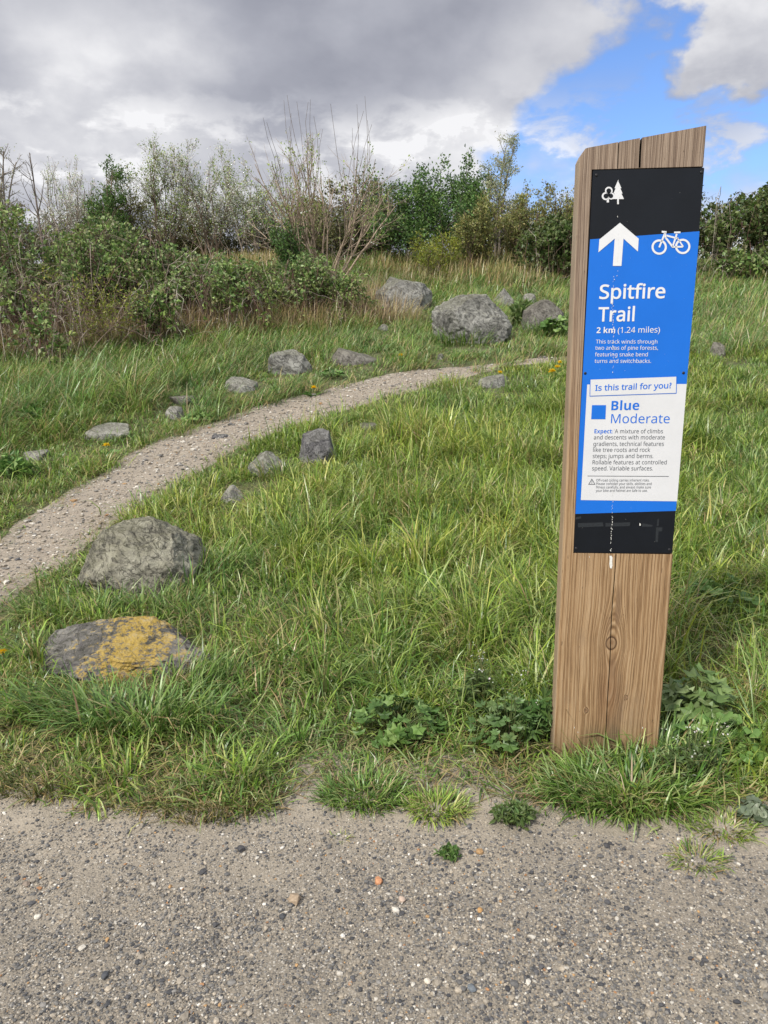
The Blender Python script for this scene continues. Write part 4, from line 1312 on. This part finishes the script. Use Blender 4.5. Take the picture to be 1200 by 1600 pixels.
def shrub(label, u, Dist, vtop, seed, width=1.0, nstem=5, bark=(.16, .125, .095), leaf=None, nleaf=0, lsize=.05, blossom=0, bpal=None, bare=0, form='vase', clump=.05,
          name='shrub', cat='shrub', group='trees and shrubs of the hedge line', vary=0, kids=None, rmin=.004, rad=.025, low=.15, vb=None):
    d = ray(u, 420); k = Dist / d[1]
    x, y = float(d[0] * k), Dist
    zb = float(H(x, y))
    dt = ray(u, vtop)
    ht = max((EYE + dt * (Dist / dt[1]))[2] - zb, .5)
    rg = np.random.default_rng(seed)
    stems = []
    if form == 'vase':
        for i in range(nstem):
            a = rg.uniform(0, 2 * np.pi); lean = rg.uniform(.04, .5) * width
            stems.append(((rg.normal(0, .10), rg.normal(0, .10), -.05), (math.cos(a) * lean, math.sin(a) * lean, 1), ht * rg.uniform(.55, .78), rad * rg.uniform(.7, 1.2)))
        cfg = dict(wob=.10, trop=(.04, .08, .12), kids=kids or (8, 5), ang=(.25, .85), ratio=(.45, .5), rmin=rmin)
        cfg['from'] = (low, .15)
    elif form == 'tree':
        for i in range(nstem):
            a = rg.uniform(0, 2 * np.pi); lean = rg.uniform(0, .14) * width
            stems.append(((rg.normal(0, .05), rg.normal(0, .05), -.05), (math.cos(a) * lean, math.sin(a) * lean, 1), ht * rg.uniform(.82, .95), rad * rg.uniform(.8, 1.2)))
        cfg = dict(wob=.07, trop=(.05, .05, .0), kids=kids or (18, 6), ang=(.5, 1.15), ratio=(.34 * width, .45), rmin=rmin)
        cfg['from'] = (low, .2)
    elif form == 'dome':
        for i in range(nstem):
            a = rg.uniform(0, 2 * np.pi); lean = rg.uniform(.1, 1.0) * width
            stems.append(((rg.normal(0, .15 * width), rg.normal(0, .15), -.05), (math.cos(a) * lean, math.sin(a) * lean, 1), ht * rg.uniform(.5, .72), rad * rg.uniform(.7, 1.2)))
        cfg = dict(wob=.14, trop=(.03, .0, .0), kids=kids or (9, 5), ang=(.4, 1.2), ratio=(.48, .5), rmin=rmin)
        cfg['from'] = (low, .15)
    br = branches(rg, stems, None, cfg)
    zmax = max(p[:, 2].max() for p, _, _ in br)
    s = ht / zmax
    br = [(p * s, r, l) for p, r, l in br]
    root = tag(empty(name, (x, y, zb)), label, cat, group)
    wd = MB()
    for p, r, l in br:
        t = np.array(bark) * rg.uniform(.75, 1.25)
        wd.tube(p, r, 6 if l == 0 else (4 if l == 1 else 3), t)
    for i in range(bare):                                   # long bare whips above the crown
        st = br[0][0] if not stems else [q for q in br if q[2] == 0][rg.integers(nstem)][0]
        a = st[rg.integers(3, 6)]
        tipz = ht * rg.uniform(.98, 1.28)
        t = np.linspace(0, 1, 6)[:, None]
        e = np.array([a[0] * 1.1 + rg.normal(0, .28), a[1] * 1.1 + rg.normal(0, .28), tipz])
        bow = rg.normal(0, .07, 3) * np.array([1, 1, 0])
        wd.tube(a + (e - a) * t + bow * 4 * t * (1 - t) + rg.normal(0, .012, (6, 3)), np.linspace(.0065, .0032, 6), 3, np.array((.17, .135, .11)) * rg.uniform(.8, 1.2))
    wd.build('trunk', M['bark'], root)
    tw = [q for q in br if q[2] >= 1] or br
    wts = np.array([np.linalg.norm(p[-1] - p[0]) for p, _, _ in tw]); wts /= wts.sum()
    def sample(n, spread, cl):
        nc = max(n // cl, 1)
        idx = rg.choice(len(tw), nc, p=wts)
        tt = rg.beta(2, 1.1, nc)
        P = np.empty((nc, 3)); Dd = np.empty((nc, 3))
        for i_, (j, t) in enumerate(zip(idx, tt)):
            p = tw[j][0]; k = min(int(t * (len(p) - 1)), len(p) - 2); f = t * (len(p) - 1) - k
            P[i_] = p[k] * (1 - f) + p[k + 1] * f; Dd[i_] = unit(p[k + 1] - p[k])
        P = np.repeat(P, cl, 0) + rg.normal(0, spread, (nc * cl, 3)); Dd = np.repeat(Dd, cl, 0)
        return P, Dd
    if nleaf:
        mb = MB(); P, Dd = sample(nleaf, clump, 4)
        leaves_np(mb, P, lsize, np.array(leaf), rg, D=Dd * .5)
        mb.build('crown', M['leaf'], root, smooth=False)
    if blossom:
        mb = MB(); P, Dd = sample(blossom, .04, 5)
        leaves_np(mb, P, lsize * .75, np.array(bpal if bpal is not None else [(.72, .72, .68), (.62, .63, .58)]), rg, long=1.1)
        mb.build('blossom', M['petal'], root, smooth=False)
    return root


OLIVE = [tuple(q * 2.2 for q in c) for c in [(.085, .095, .03), (.12, .125, .045), (.065, .08, .028), (.16, .15, .06)]]
FRESH = [tuple(q * 2.0 for q in c) for c in [(.10, .15, .035), (.14, .19, .05), (.075, .12, .03), (.18, .22, .07)]]
DEEP = [tuple(q * 1.75 for q in c) for c in [(.032, .07, .02), (.05, .10, .026), (.07, .125, .035), (.025, .05, .016), (.09, .15, .05)]]
YELL = [tuple(q * 1.15 for q in c) for c in [(.19, .22, .035), (.24, .26, .05), (.13, .17, .03)]]
SILV = [tuple(q * 1.5 for q in c) for c in [(.22, .24, .15), (.16, .19, .10), (.28, .29, .20)]]
GREYB, BROWNB, PALEB, DARKB = (.30, .26, .22), (.22, .165, .125), (.40, .31, .23), (.12, .095, .08)

shrub('grey leafless twiggy birch clump at the far left', 12, 19, 212, 1, .6, 7, GREYB, SILV, 900, .05, form='tree', kids=(16, 7), rmin=.004, rad=.03)
shrub('leafless dead sapling with a bare spike above the brambles', 76, 17.5, 236, 2, .9, 1, (.17, .14, .12), form='tree', kids=(12, 4), rmin=.005, rad=.03)
shrub('thin shrub in white blossom between the dead sapling and the young conifer', 112, 21, 236, 3, .7, 7, GREYB, FRESH, 600, .045, 4200, form='vase', kids=(9, 6))
shrub('young dark green conifer-like tree with upswept arms behind the brambles', 172, 20, 252, 4, .9, 3, BROWNB, DEEP, 7500, .055, form='tree', clump=.035, kids=(17, 5))
shrub('rounded purple-brown thorn shrub coming into small leaf', 222, 21, 254, 5, .9, 6, DARKB, OLIVE, 2600, .045, form='vase', kids=(10, 7))
shrub('tall pale leafed shrub with white blossom on its left side', 268, 20.5, 208, 6, .6, 7, BROWNB, FRESH, 3300, .045, 3400, form='vase', kids=(10, 7))
shrub('broad blackthorn covered in white blossom right of the pale leafed shrub', 338, 20.5, 218, 7, .75, 9, BROWNB, FRESH, 2800, .045, 8500, form='vase', kids=(10, 7))
shrub('blossoming thorn with pale leaf tips just left of the many stemmed shrub', 405, 20.5, 222, 8, .6, 7, GREYB, FRESH, 3000, .045, 4500, form='vase', kids=(10, 7))
shrub('many stemmed pale barked shrub with long bare whips rising highest of all', 505, 16.5, 205, 9, 2.0, 20, (.42, .33, .25), FRESH, 1600, .045, 300, bare=20, form='vase', kids=(7, 4), rad=.024, low=.35, rmin=.0035)
shrub('dense rounded dark green hawthorn behind the far boulder', 655, 20.5, 243, 10, 1.25, 10, DARKB, DEEP, 16000, .075, form='dome', clump=.09, kids=(11, 6))
shrub('upright deep green shrub rising against the hawthorn on its right', 715, 21, 238, 11, .7, 6, DARKB, DEEP, 7000, .07, form='vase', clump=.06)
shrub('small bright yellow-green bush at the crest in front of the hawthorn', 672, 17.8, 356, 12, .85, 7, BROWNB, YELL, 4200, .05, form='dome', clump=.05, kids=(8, 4), rad=.012)
shrub('slender airy birch with tiny silvery leaves rising above its neighbours', 775, 20.5, 200, 13, .75, 2, GREYB, SILV, 5200, .045, form='tree', clump=.05, kids=(20, 6), rad=.03)
shrub('olive willow shrub with upright sprays below the slender birch', 745, 18.8, 300, 14, .8, 9, BROWNB, OLIVE, 6500, .055, form='vase', kids=(9, 6), clump=.05)
shrub('olive willow shrub thick with thin stems right of the slender birch', 815, 19.5, 288, 15, .8, 9, BROWNB, OLIVE, 6500, .055, form='vase', kids=(9, 6), clump=.05)
shrub('dusky shrub with pink-brown young twigs next to the signpost', 868, 20, 282, 16, .8, 9, (.19, .13, .10), OLIVE, 5200, .055, form='vase', kids=(9, 6), clump=.05)
shrub('shadowy bare-stemmed thorn tree at the far right beyond the hedge', 1185, 20, 292, 17, .8, 7, DARKB, OLIVE, 3000, .05, form='vase', kids=(9, 6))
shrub('tall dark thorn shrub hidden mostly behind the signpost', 955, 20, 285, 18, .9, 8, DARKB, DEEP, 6000, .07, form='dome', clump=.06)
shrub('dark green broom-like shrub at the foot of the many stemmed shrub', 462, 16.0, 345, 19, .6, 6, DARKB, DEEP, 4200, .05, form='vase', clump=.05, rad=.014)

# thicket fill behind, copied from three kinds
fills = []
for k, (form, pal, nl) in enumerate((('vase', OLIVE, 5200), ('dome', [(.09, .10, .045), (.13, .14, .06), (.17, .17, .08)], 6500), ('vase', [(.18, .15, .085), (.12, .12, .06), (.21, .19, .10)], 3800))):
    r = shrub('twiggy scrub bush filling the back of the hedge line', 600, 23.5, 318, 40 + k, 1.0, 11, (BROWNB, DARKB, (.13, .095, .075))[k], pal, nl, .065, form=form, clump=.07, kids=(10, 6), low=.05, group='scrub bushes at the back of the hedge line', name='scrub_bush', cat='bush')
    fills.append(r)
rf = random.Random(4)
spots = [(-60, 22.5), (30, 23), (95, 22.6), (150, 22.2), (205, 22.8), (262, 22.3), (318, 22.6), (372, 22.4), (432, 22.7), (488, 22.2), (545, 22.5), (590, 22), (735, 22.6), (795, 22.2), (850, 22.4), (900, 22.2), (1020, 22), (1110, 22), (1260, 22), (560, 20.5)]
for i, (u, dist) in enumerate(spots):
    src = fills[i % 3]
    d = ray(u, 420); k = dist / d[1]
    if i < 3: r = src
    else:
        r = src.copy(); COL.objects.link(r)
        for ch in list(src.children):
            c = ch.copy(); COL.objects.link(c); c.parent = r
    s = rf.uniform(.85, 1.12)
    x = float(d[0] * k)
    r.location = (x, dist, float(H(x, dist)))
    r.rotation_euler = (0, 0, rf.uniform(0, 6.28)); r.scale = (s * 1.1, s * 1.1, s * (1.0 if u < 600 else .92))

# ================================================================== BRAMBLES
BLEAF = [(.125, .215, .06), (.18, .275, .08), (.24, .33, .11), (.085, .15, .045), (.30, .38, .16), (.19, .20, .10)]


def bramble(label, u0, u1, vtop, dist, seed, ncane=40, nleaf=2600, lsize=.065, dead=30, depth=1.0, pal=BLEAF, name='bramble', vary=0, lowleaf=.25):
    uc = (u0 + u1) / 2
    d = ray(uc, 480); k = dist / d[1]
    x0, y0 = float(d[0] * k), dist
    zb = float(H(x0, y0))
    dep = dist / FWD[1]
    w = (u1 - u0) * dep / F / 2
    dt = ray(uc, vtop); ht = (EYE + dt * (dist / dt[1]))[2] - zb
    rg = np.random.default_rng(seed + 500)
    root = tag(empty(name, (x0, y0, zb)), label, 'bramble', 'brambles on the bank')
    cm, dm, lm = MB(), MB(), MB()
    def arc(bx, by, tx, ty, h):
        t = np.linspace(0, 1, 9)
        zs_ = h * (1 - (1 - t / .62) ** 2) * np.where(t < .62, 1, 1) if True else 0
        zs_ = np.where(t < .62, h * (1 - (1 - t / .62) ** 2), h * (1 - .75 * ((t - .62) / .38) ** 2))
        P = np.stack([bx + (tx - bx) * t ** 1.2, by + (ty - by) * t ** 1.2, zs_ - .03], 1)
        P[1:-1] += rg.normal(0, .03, (7, 3))
        hx = H(x0 + P[:, 0], y0 + P[:, 1]) - zb
        P[:, 2] += hx
        return P
    AL, AD = [], []
    for i in range(ncane):
        a = rg.uniform(0, 2 * np.pi); q = rg.uniform(0, .7)
        bx, by = math.cos(a) * q * w, math.sin(a) * q * w * depth
        b2 = rg.uniform(0, 2 * np.pi); sp = rg.uniform(.3, .95)
        tx, ty = np.clip(bx + math.cos(b2) * sp * w * .8, -w, w), np.clip(by + math.sin(b2) * sp * w * depth * .8, -w * depth, w * depth)
        hm = ht * max(.35, 1 - .55 * ((bx + tx) / 2 / w) ** 2) * rg.uniform(.6, 1.03)
        P = arc(bx, by, tx, ty, hm)
        cm.tube(P, np.linspace(.0085, .003, 9), 4, np.array((.105, .085, .05)) * rg.uniform(.6, 1.6) if rg.uniform() < .7 else np.array((.16, .085, .07)))
        nn = int(nleaf / ncane / 3)
        tt = np.clip(rg.beta(2.4, 1.5, nn), lowleaf, .995) * 8
        ki = np.minimum(tt.astype(int), 7); f = (tt - ki)[:, None]
        C = P[ki] * (1 - f) + P[ki + 1] * f
        off = rg.normal(0, 1, (nn, 3)); off[:, 2] += .3; off /= np.linalg.norm(off, axis=1)[:, None]
        C = C + off * rg.uniform(.03, .12, (nn, 1))
        AL.append(np.repeat(C, 3, 0) + rg.normal(0, .012, (nn * 3, 3)))
        base = np.repeat(off, 3, 0); AD.append(base + rg.normal(0, .55, base.shape))
    leaves_np(lm, np.concatenate(AL), lsize, np.array(pal), rg, up=.8, long=1.35, D=np.concatenate(AD))
    for i in range(dead):
        a = rg.uniform(0, 2 * np.pi); q = rg.uniform(0, .95)
        bx, by = math.cos(a) * q * w, math.sin(a) * q * w * depth
        b2 = rg.uniform(0, 2 * np.pi); sp = rg.uniform(.3, 1.0)
        P = arc(bx, by, bx + math.cos(b2) * sp * w * .9, by + math.sin(b2) * sp * w * depth * .9, ht * (rg.uniform(.2, .62) if rg.uniform() < .75 else rg.uniform(.7, 1.0)))
        dm.tube(P, np.linspace(.0075, .0028, 9), 4, np.array(((.36, .30, .25), (.24, .17, .135), (.48, .43, .37), (.20, .13, .10))[rg.integers(4)]))
    for i in range(dead * 3):                               # fine tangled twigs through the mound
        a = rg.uniform(0, 2 * np.pi); q = rg.uniform(0, .95)
        p = np.array([math.cos(a) * q * w, math.sin(a) * q * w * depth, 0])
        p[2] = float(H(x0 + p[0], y0 + p[1])) - zb + ht * max(.3, 1 - .5 * q * q) * rg.uniform(.1, .95)
        d_ = unit(rg.normal(size=3) + np.array([0, 0, .5])); L_w = rg.uniform(.25, .8)
        t = np.linspace(0, 1, 6)[:, None]
        P = p + d_ * L_w * t + np.array([0, 0, -1]) * (t ** 2) * rg.uniform(.05, .4) * L_w + rg.normal(0, .015, (6, 3))
        dm.tube(P, np.linspace(.005, .002, 6), 3, np.array(((.34, .28, .23), (.23, .16, .125), (.42, .37, .31), (.20, .13, .10))[rg.integers(4)]))
    cm.build('canes', M['bark'], root)
    lm.build('leaves', M['leaf'], root, smooth=False)
    if dead: dm.build('dead_twigs', M['bark'], root)
    return root


bramble('wide leafy bramble mound at the far left edge', -170, 130, 322, 11.6, 1, 70, 6800, .058, 60)
bramble('tall bramble mound laced with pale dead canes left of the trail', 40, 295, 346, 12.2, 2, 80, 7600, .058, 70)
bramble('bramble shoulder sloping down from the tall mound towards the shrubs', 190, 335, 382, 12.8, 3, 40, 3200, .058, 30)
bramble('low arching bramble over straw coloured grass in the middle of the bank', 300, 470, 404, 12.6, 4, 34, 2300, .058, 36, lowleaf=.45)
bramble('trailing bramble joining the tall mound to the low arching one', 235, 420, 400, 12.0, 13, 34, 2600, .058, 34, lowleaf=.35)
bramble('low bramble sprawl running from the arching bramble towards the far boulder', 430, 600, 425, 13.0, 14, 26, 1700, .056, 26, lowleaf=.4, depth=.6)
bramble('bramble with a drooping right arm near the many stemmed shrub', 410, 570, 398, 13.2, 5, 34, 2400, .058, 28, lowleaf=.4)
bramble('dead grey bramble tangle low at the left edge of the bank', -60, 130, 425, 10.6, 6, 16, 700, .065, 75)
bramble('small bramble sapling standing alone in the rank grass at the left', 30, 110, 478, 9.6, 7, 9, 420, .065, 5, lowleaf=.3)
bramble('low bramble sprays at the bramble edge above the rank grass', 180, 300, 455, 10.9, 8, 16, 900, .065, 16, lowleaf=.45)
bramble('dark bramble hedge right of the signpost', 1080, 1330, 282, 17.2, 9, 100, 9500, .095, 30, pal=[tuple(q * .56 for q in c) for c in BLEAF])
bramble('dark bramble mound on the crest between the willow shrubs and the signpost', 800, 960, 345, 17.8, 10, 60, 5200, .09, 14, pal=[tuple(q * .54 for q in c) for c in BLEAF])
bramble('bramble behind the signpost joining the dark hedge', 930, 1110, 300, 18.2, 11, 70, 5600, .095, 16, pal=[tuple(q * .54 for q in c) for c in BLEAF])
bramble('low leafy bramble spilling onto the crest below the dark hedge', 1110, 1220, 392, 16.4, 12, 34, 2600, .085, 8)
shrub('bright yellow-green young bush growing inside the left brambles', 143, 10.4, 408, 20, .45, 6, BROWNB, YELL, 1500, .035, form='dome', clump=.04, kids=(7, 4), rad=.008, name='bush', cat='bush')

# ================================================================== WEEDS AND FLOWERS
def leaf_disc(mb, c, nrm, fwd, size, col, rg, lobes=5, n=15):
    nrm = unit(nrm); fwd = unit(fwd - nrm * (fwd @ nrm)); sd_ = np.cross(nrm, fwd)
    ang = np.linspace(-np.pi * .93, np.pi * .93, n)
    r = size * (.78 + .22 * np.cos(ang * lobes)) * (.8 + .2 * np.cos(ang * .5))
    wob = rg.normal(0, .06, n) * size + size * .16 * np.cos(ang * lobes)
    V = np.concatenate([[c], c + r[:, None] * (np.cos(ang)[:, None] * fwd + np.sin(ang)[:, None] * sd_) + wob[:, None] * nrm])
    k = np.arange(1, n)
    mb.add(V, [np.stack([np.zeros(n - 1, int), k, k + 1], 1)], np.concatenate([[np.array(col) * .8], np.repeat([col], n, 0) * rg.uniform(.9, 1.1, (n, 1))]))


def weed(label, u, v, rpx, hpx, nleaf, lpx, pal, seed, lobes=5, name='leafy_weed', flowers=0, narrow=False, group='broad leaved weeds'):
    gr = ground(u, v); dep = (gr - EYE) @ FWD; s = dep / F
    r, h, ls = rpx * s, hpx * s, lpx * s
    rg = np.random.default_rng(seed + 900)
    root = tag(empty(name, gr + np.array([0, 0, float(lifted(gr[0], gr[1])[0])])), label, 'weed', group)
    sm, lm, fm = MB(), MB(), MB()
    pal = np.array(pal)
    for i in range(nleaf):
        a = rg.uniform(0, 2 * np.pi); q = math.sqrt(rg.uniform(.02, 1))
        tip = np.array([math.cos(a) * q * r, math.sin(a) * q * r * .8, h * (1 - .55 * q * q) * rg.uniform(.45, 1.05) + .01])
        mid = tip * np.array([.4, .4, .75])
        b0 = np.array([math.cos(a), math.sin(a), 0]) * r * .12
        t = np.linspace(0, 1, 5)[:, None]
        P = (1 - t) ** 2 * b0 + 2 * t * (1 - t) * mid + t * t * tip
        sm.tube(P, np.linspace(.0018, .0011, 5), 4, (.13, .17, .06))
        c = pal[rg.integers(len(pal))] * rg.uniform(.8, 1.25)
        nr = np.array([math.cos(a) * .5 * q, math.sin(a) * .5 * q, 1]) + rg.normal(0, .35, 3)
        if narrow: leaves_np(lm, np.repeat([tip], 6, 0) - rg.uniform(0, .6, (6, 1)) * (tip - mid), ls * 1.5, pal, rg, up=.6, long=2.8)
        else: leaf_disc(lm, tip, nr, np.array([math.cos(a), math.sin(a), -.2]) + rg.normal(0, .3, 3), ls * rg.uniform(.55, 1.15), c, rg, lobes)
    for i in range(flowers):
        a = rg.uniform(0, 2 * np.pi); q = rg.uniform(0, .8)
        tip = np.array([math.cos(a) * q * r, math.sin(a) * q * r, h * rg.uniform(1.05, 1.7)])
        P = np.linspace([tip[0] * .3, tip[1] * .3, 0], tip, 5); P[1:-1] += rg.normal(0, .006, (3, 3))
        sm.tube(P, np.linspace(.0014, .0008, 5), 4, (.14, .17, .07))
        leaves_np(fm, tip + rg.normal(0, .006, (4, 3)), .006, np.array([(.70, .70, .66), (.62, .64, .56)]), rg, long=1.1)
        leaves_np(lm, P[2:4].repeat(3, 0) + rg.normal(0, .006, (6, 3)), .018, pal, rg, long=2.5)
    sm.build('stems', M['leaf'], root)
    lm.build('leaves', M['leaf'], root, smooth=False)
    if flowers: fm.build('blossom', M['petal'], root, smooth=False)
    return root


MAL = [(.11, .22, .05), (.15, .27, .07), (.21, .33, .10), (.08, .165, .04)]
PALEW = [(.16, .235, .085), (.20, .27, .11), (.12, .20, .06)]
GREYW = [(.14, .18, .12), (.18, .215, .15), (.10, .14, .085)]
weed('crinkled round-leaved mallow clump in the grass above the bare ground', 618, 1150, 74, 60, 105, 14, [tuple(q * .82 for q in c) for c in MAL], 1)
weed('dark ferny weed clump left of the signpost foot', 790, 1165, 62, 78, 60, 15, [(.09, .17, .05), (.12, .21, .07), (.16, .24, .09)], 2, 7, flowers=6)
weed('dark nettle-like weed against the left side of the signpost', 838, 1165, 34, 95, 46, 13, [(.09, .17, .05), (.12, .21, .065)], 3, 3, narrow=True)
weed('pale green wide-leaved mallow behind the right side of the signpost', 1085, 1140, 58, 92, 48, 22, PALEW, 4)
weed('broad leaved weed spreading low to the right of the signpost foot', 1110, 1180, 72, 62, 60, 17, MAL, 5, 3)
weed('straggling weed with tiny white flowers in front of the right grass', 1075, 1225, 64, 62, 55, 9, [(.08, .13, .045), (.11, .16, .06)], 6, 3, flowers=15, narrow=True)
weed('grey-green leaf rosette at the right edge of the gravel', 1182, 1290, 34, 22, 26, 15, GREYW, 7, 2)
weed('feathery weed tuft on bare ground below the dark ferny clump', 802, 1292, 38, 30, 40, 9, [(.09, .15, .045), (.13, .19, .065)], 8, 3, narrow=True)
weed('tiny dark leafy weed alone on the gravel', 699, 1350, 20, 18, 34, 6, [tuple(q * .7 for q in c) for c in MAL], 9, 3, narrow=True)
weed('leafy green nettle patch in the verge left of the trail', 48, 672, 32, 34, 40, 9, MAL, 10, 3, narrow=True)
weed('nettle clump in the long grass at the left edge of the verge', 25, 748, 32, 36, 40, 9, MAL, 11, 3, narrow=True)
weed('low dark weed in the grass at the foot of the square-shouldered boulder', 520, 592, 22, 14, 30, 6, MAL, 12, 3)
weed('leafy dock beside the lower stone of the pair on the verge', 312, 660, 24, 16, 30, 6, MAL, 13, 3)
weed('upright leafy weeds at the left of the round-topped dark boulder', 812, 512, 18, 46, 40, 9, PALEW, 14, 3, narrow=True)
weed('leafy weed cluster in front of the round-topped dark boulder', 868, 530, 24, 34, 46, 9, MAL, 15, 3, flowers=3)
weed('seeding weed with small white heads left of the dark ferny clump', 752, 1110, 44, 62, 50, 8, [(.09, .14, .05), (.12, .17, .065)], 16, 3, flowers=9, narrow=True)
weed('leafy weed patch in the rank grass right of the signpost', 1120, 960, 58, 60, 60, 15, MAL, 17, 3)


def dandelion(label, u, v, px, seed, hpx=14):
    gr = ground(u, v + hpx); dep = (gr - EYE) @ FWD; s = dep / F
    h = hpx * s * 1.05; r = px * s / 2
    rg = np.random.default_rng(seed + 70)
    root = tag(empty('dandelion', gr), label, 'flower', 'dandelions')
    st = MB(); st.tube(np.array([[0, 0, -.01], [.004, 0, h * .5], [.002, 0, h]]), (.0025, .0022, .002), 5, (.13, .18, .06)); st.build('stem', M['leaf'], root)
    n = 70
    a = rg.uniform(0, 2 * np.pi, n); el_ = rg.uniform(.1, 1.3, n)
    D_ = np.stack([np.cos(a) * np.cos(el_), np.sin(a) * np.cos(el_), np.sin(el_) * .7], 1)
    hd = MB(); leaves_np(hd, np.repeat([[.002, 0, h]], n, 0), r, np.array([(.80, .56, .015), (.85, .66, .03), (.72, .45, .01)]), rg, long=3.2, D=D_ * 3)
    hd.build('flower_head', M['petal'], root, smooth=False)
    lm = MB()
    for k in range(7):
        q = 2 * np.pi * k / 7 + rg.normal(0, .3)
        leaves_np(lm, np.array([[0, 0, .005]]), h * 1.2, np.array(MAL), rg, long=4, D=np.array([[math.cos(q), math.sin(q), .35]]) * 3)
    lm.build('leaves', M['leaf'], root, smooth=False)


dandelion('yellow dandelion on the far trail verge right of the square-shouldered boulder', 490, 607, 9, 1)
dandelion('yellow dandelion in front of the flat tilted pale slab', 167, 697, 10, 2)
dandelion('yellow dandelion on the mown verge left of the biggest upper boulder', 626, 556, 7, 3, 10)
dandelion('yellow dandelion behind the flat grey rock at the far bend', 781, 583, 7, 4, 10)
dandelion('largest dandelion of the three beside the signpost', 862, 582, 11, 5)
dandelion('middle dandelion of the three beside the signpost', 870, 575, 9, 6)
dandelion('topmost dandelion of the three beside the signpost', 874, 568, 8, 7)
dandelion('orange-yellow dandelion in the grass at the left frame edge', 6, 1019, 13, 8, 18)
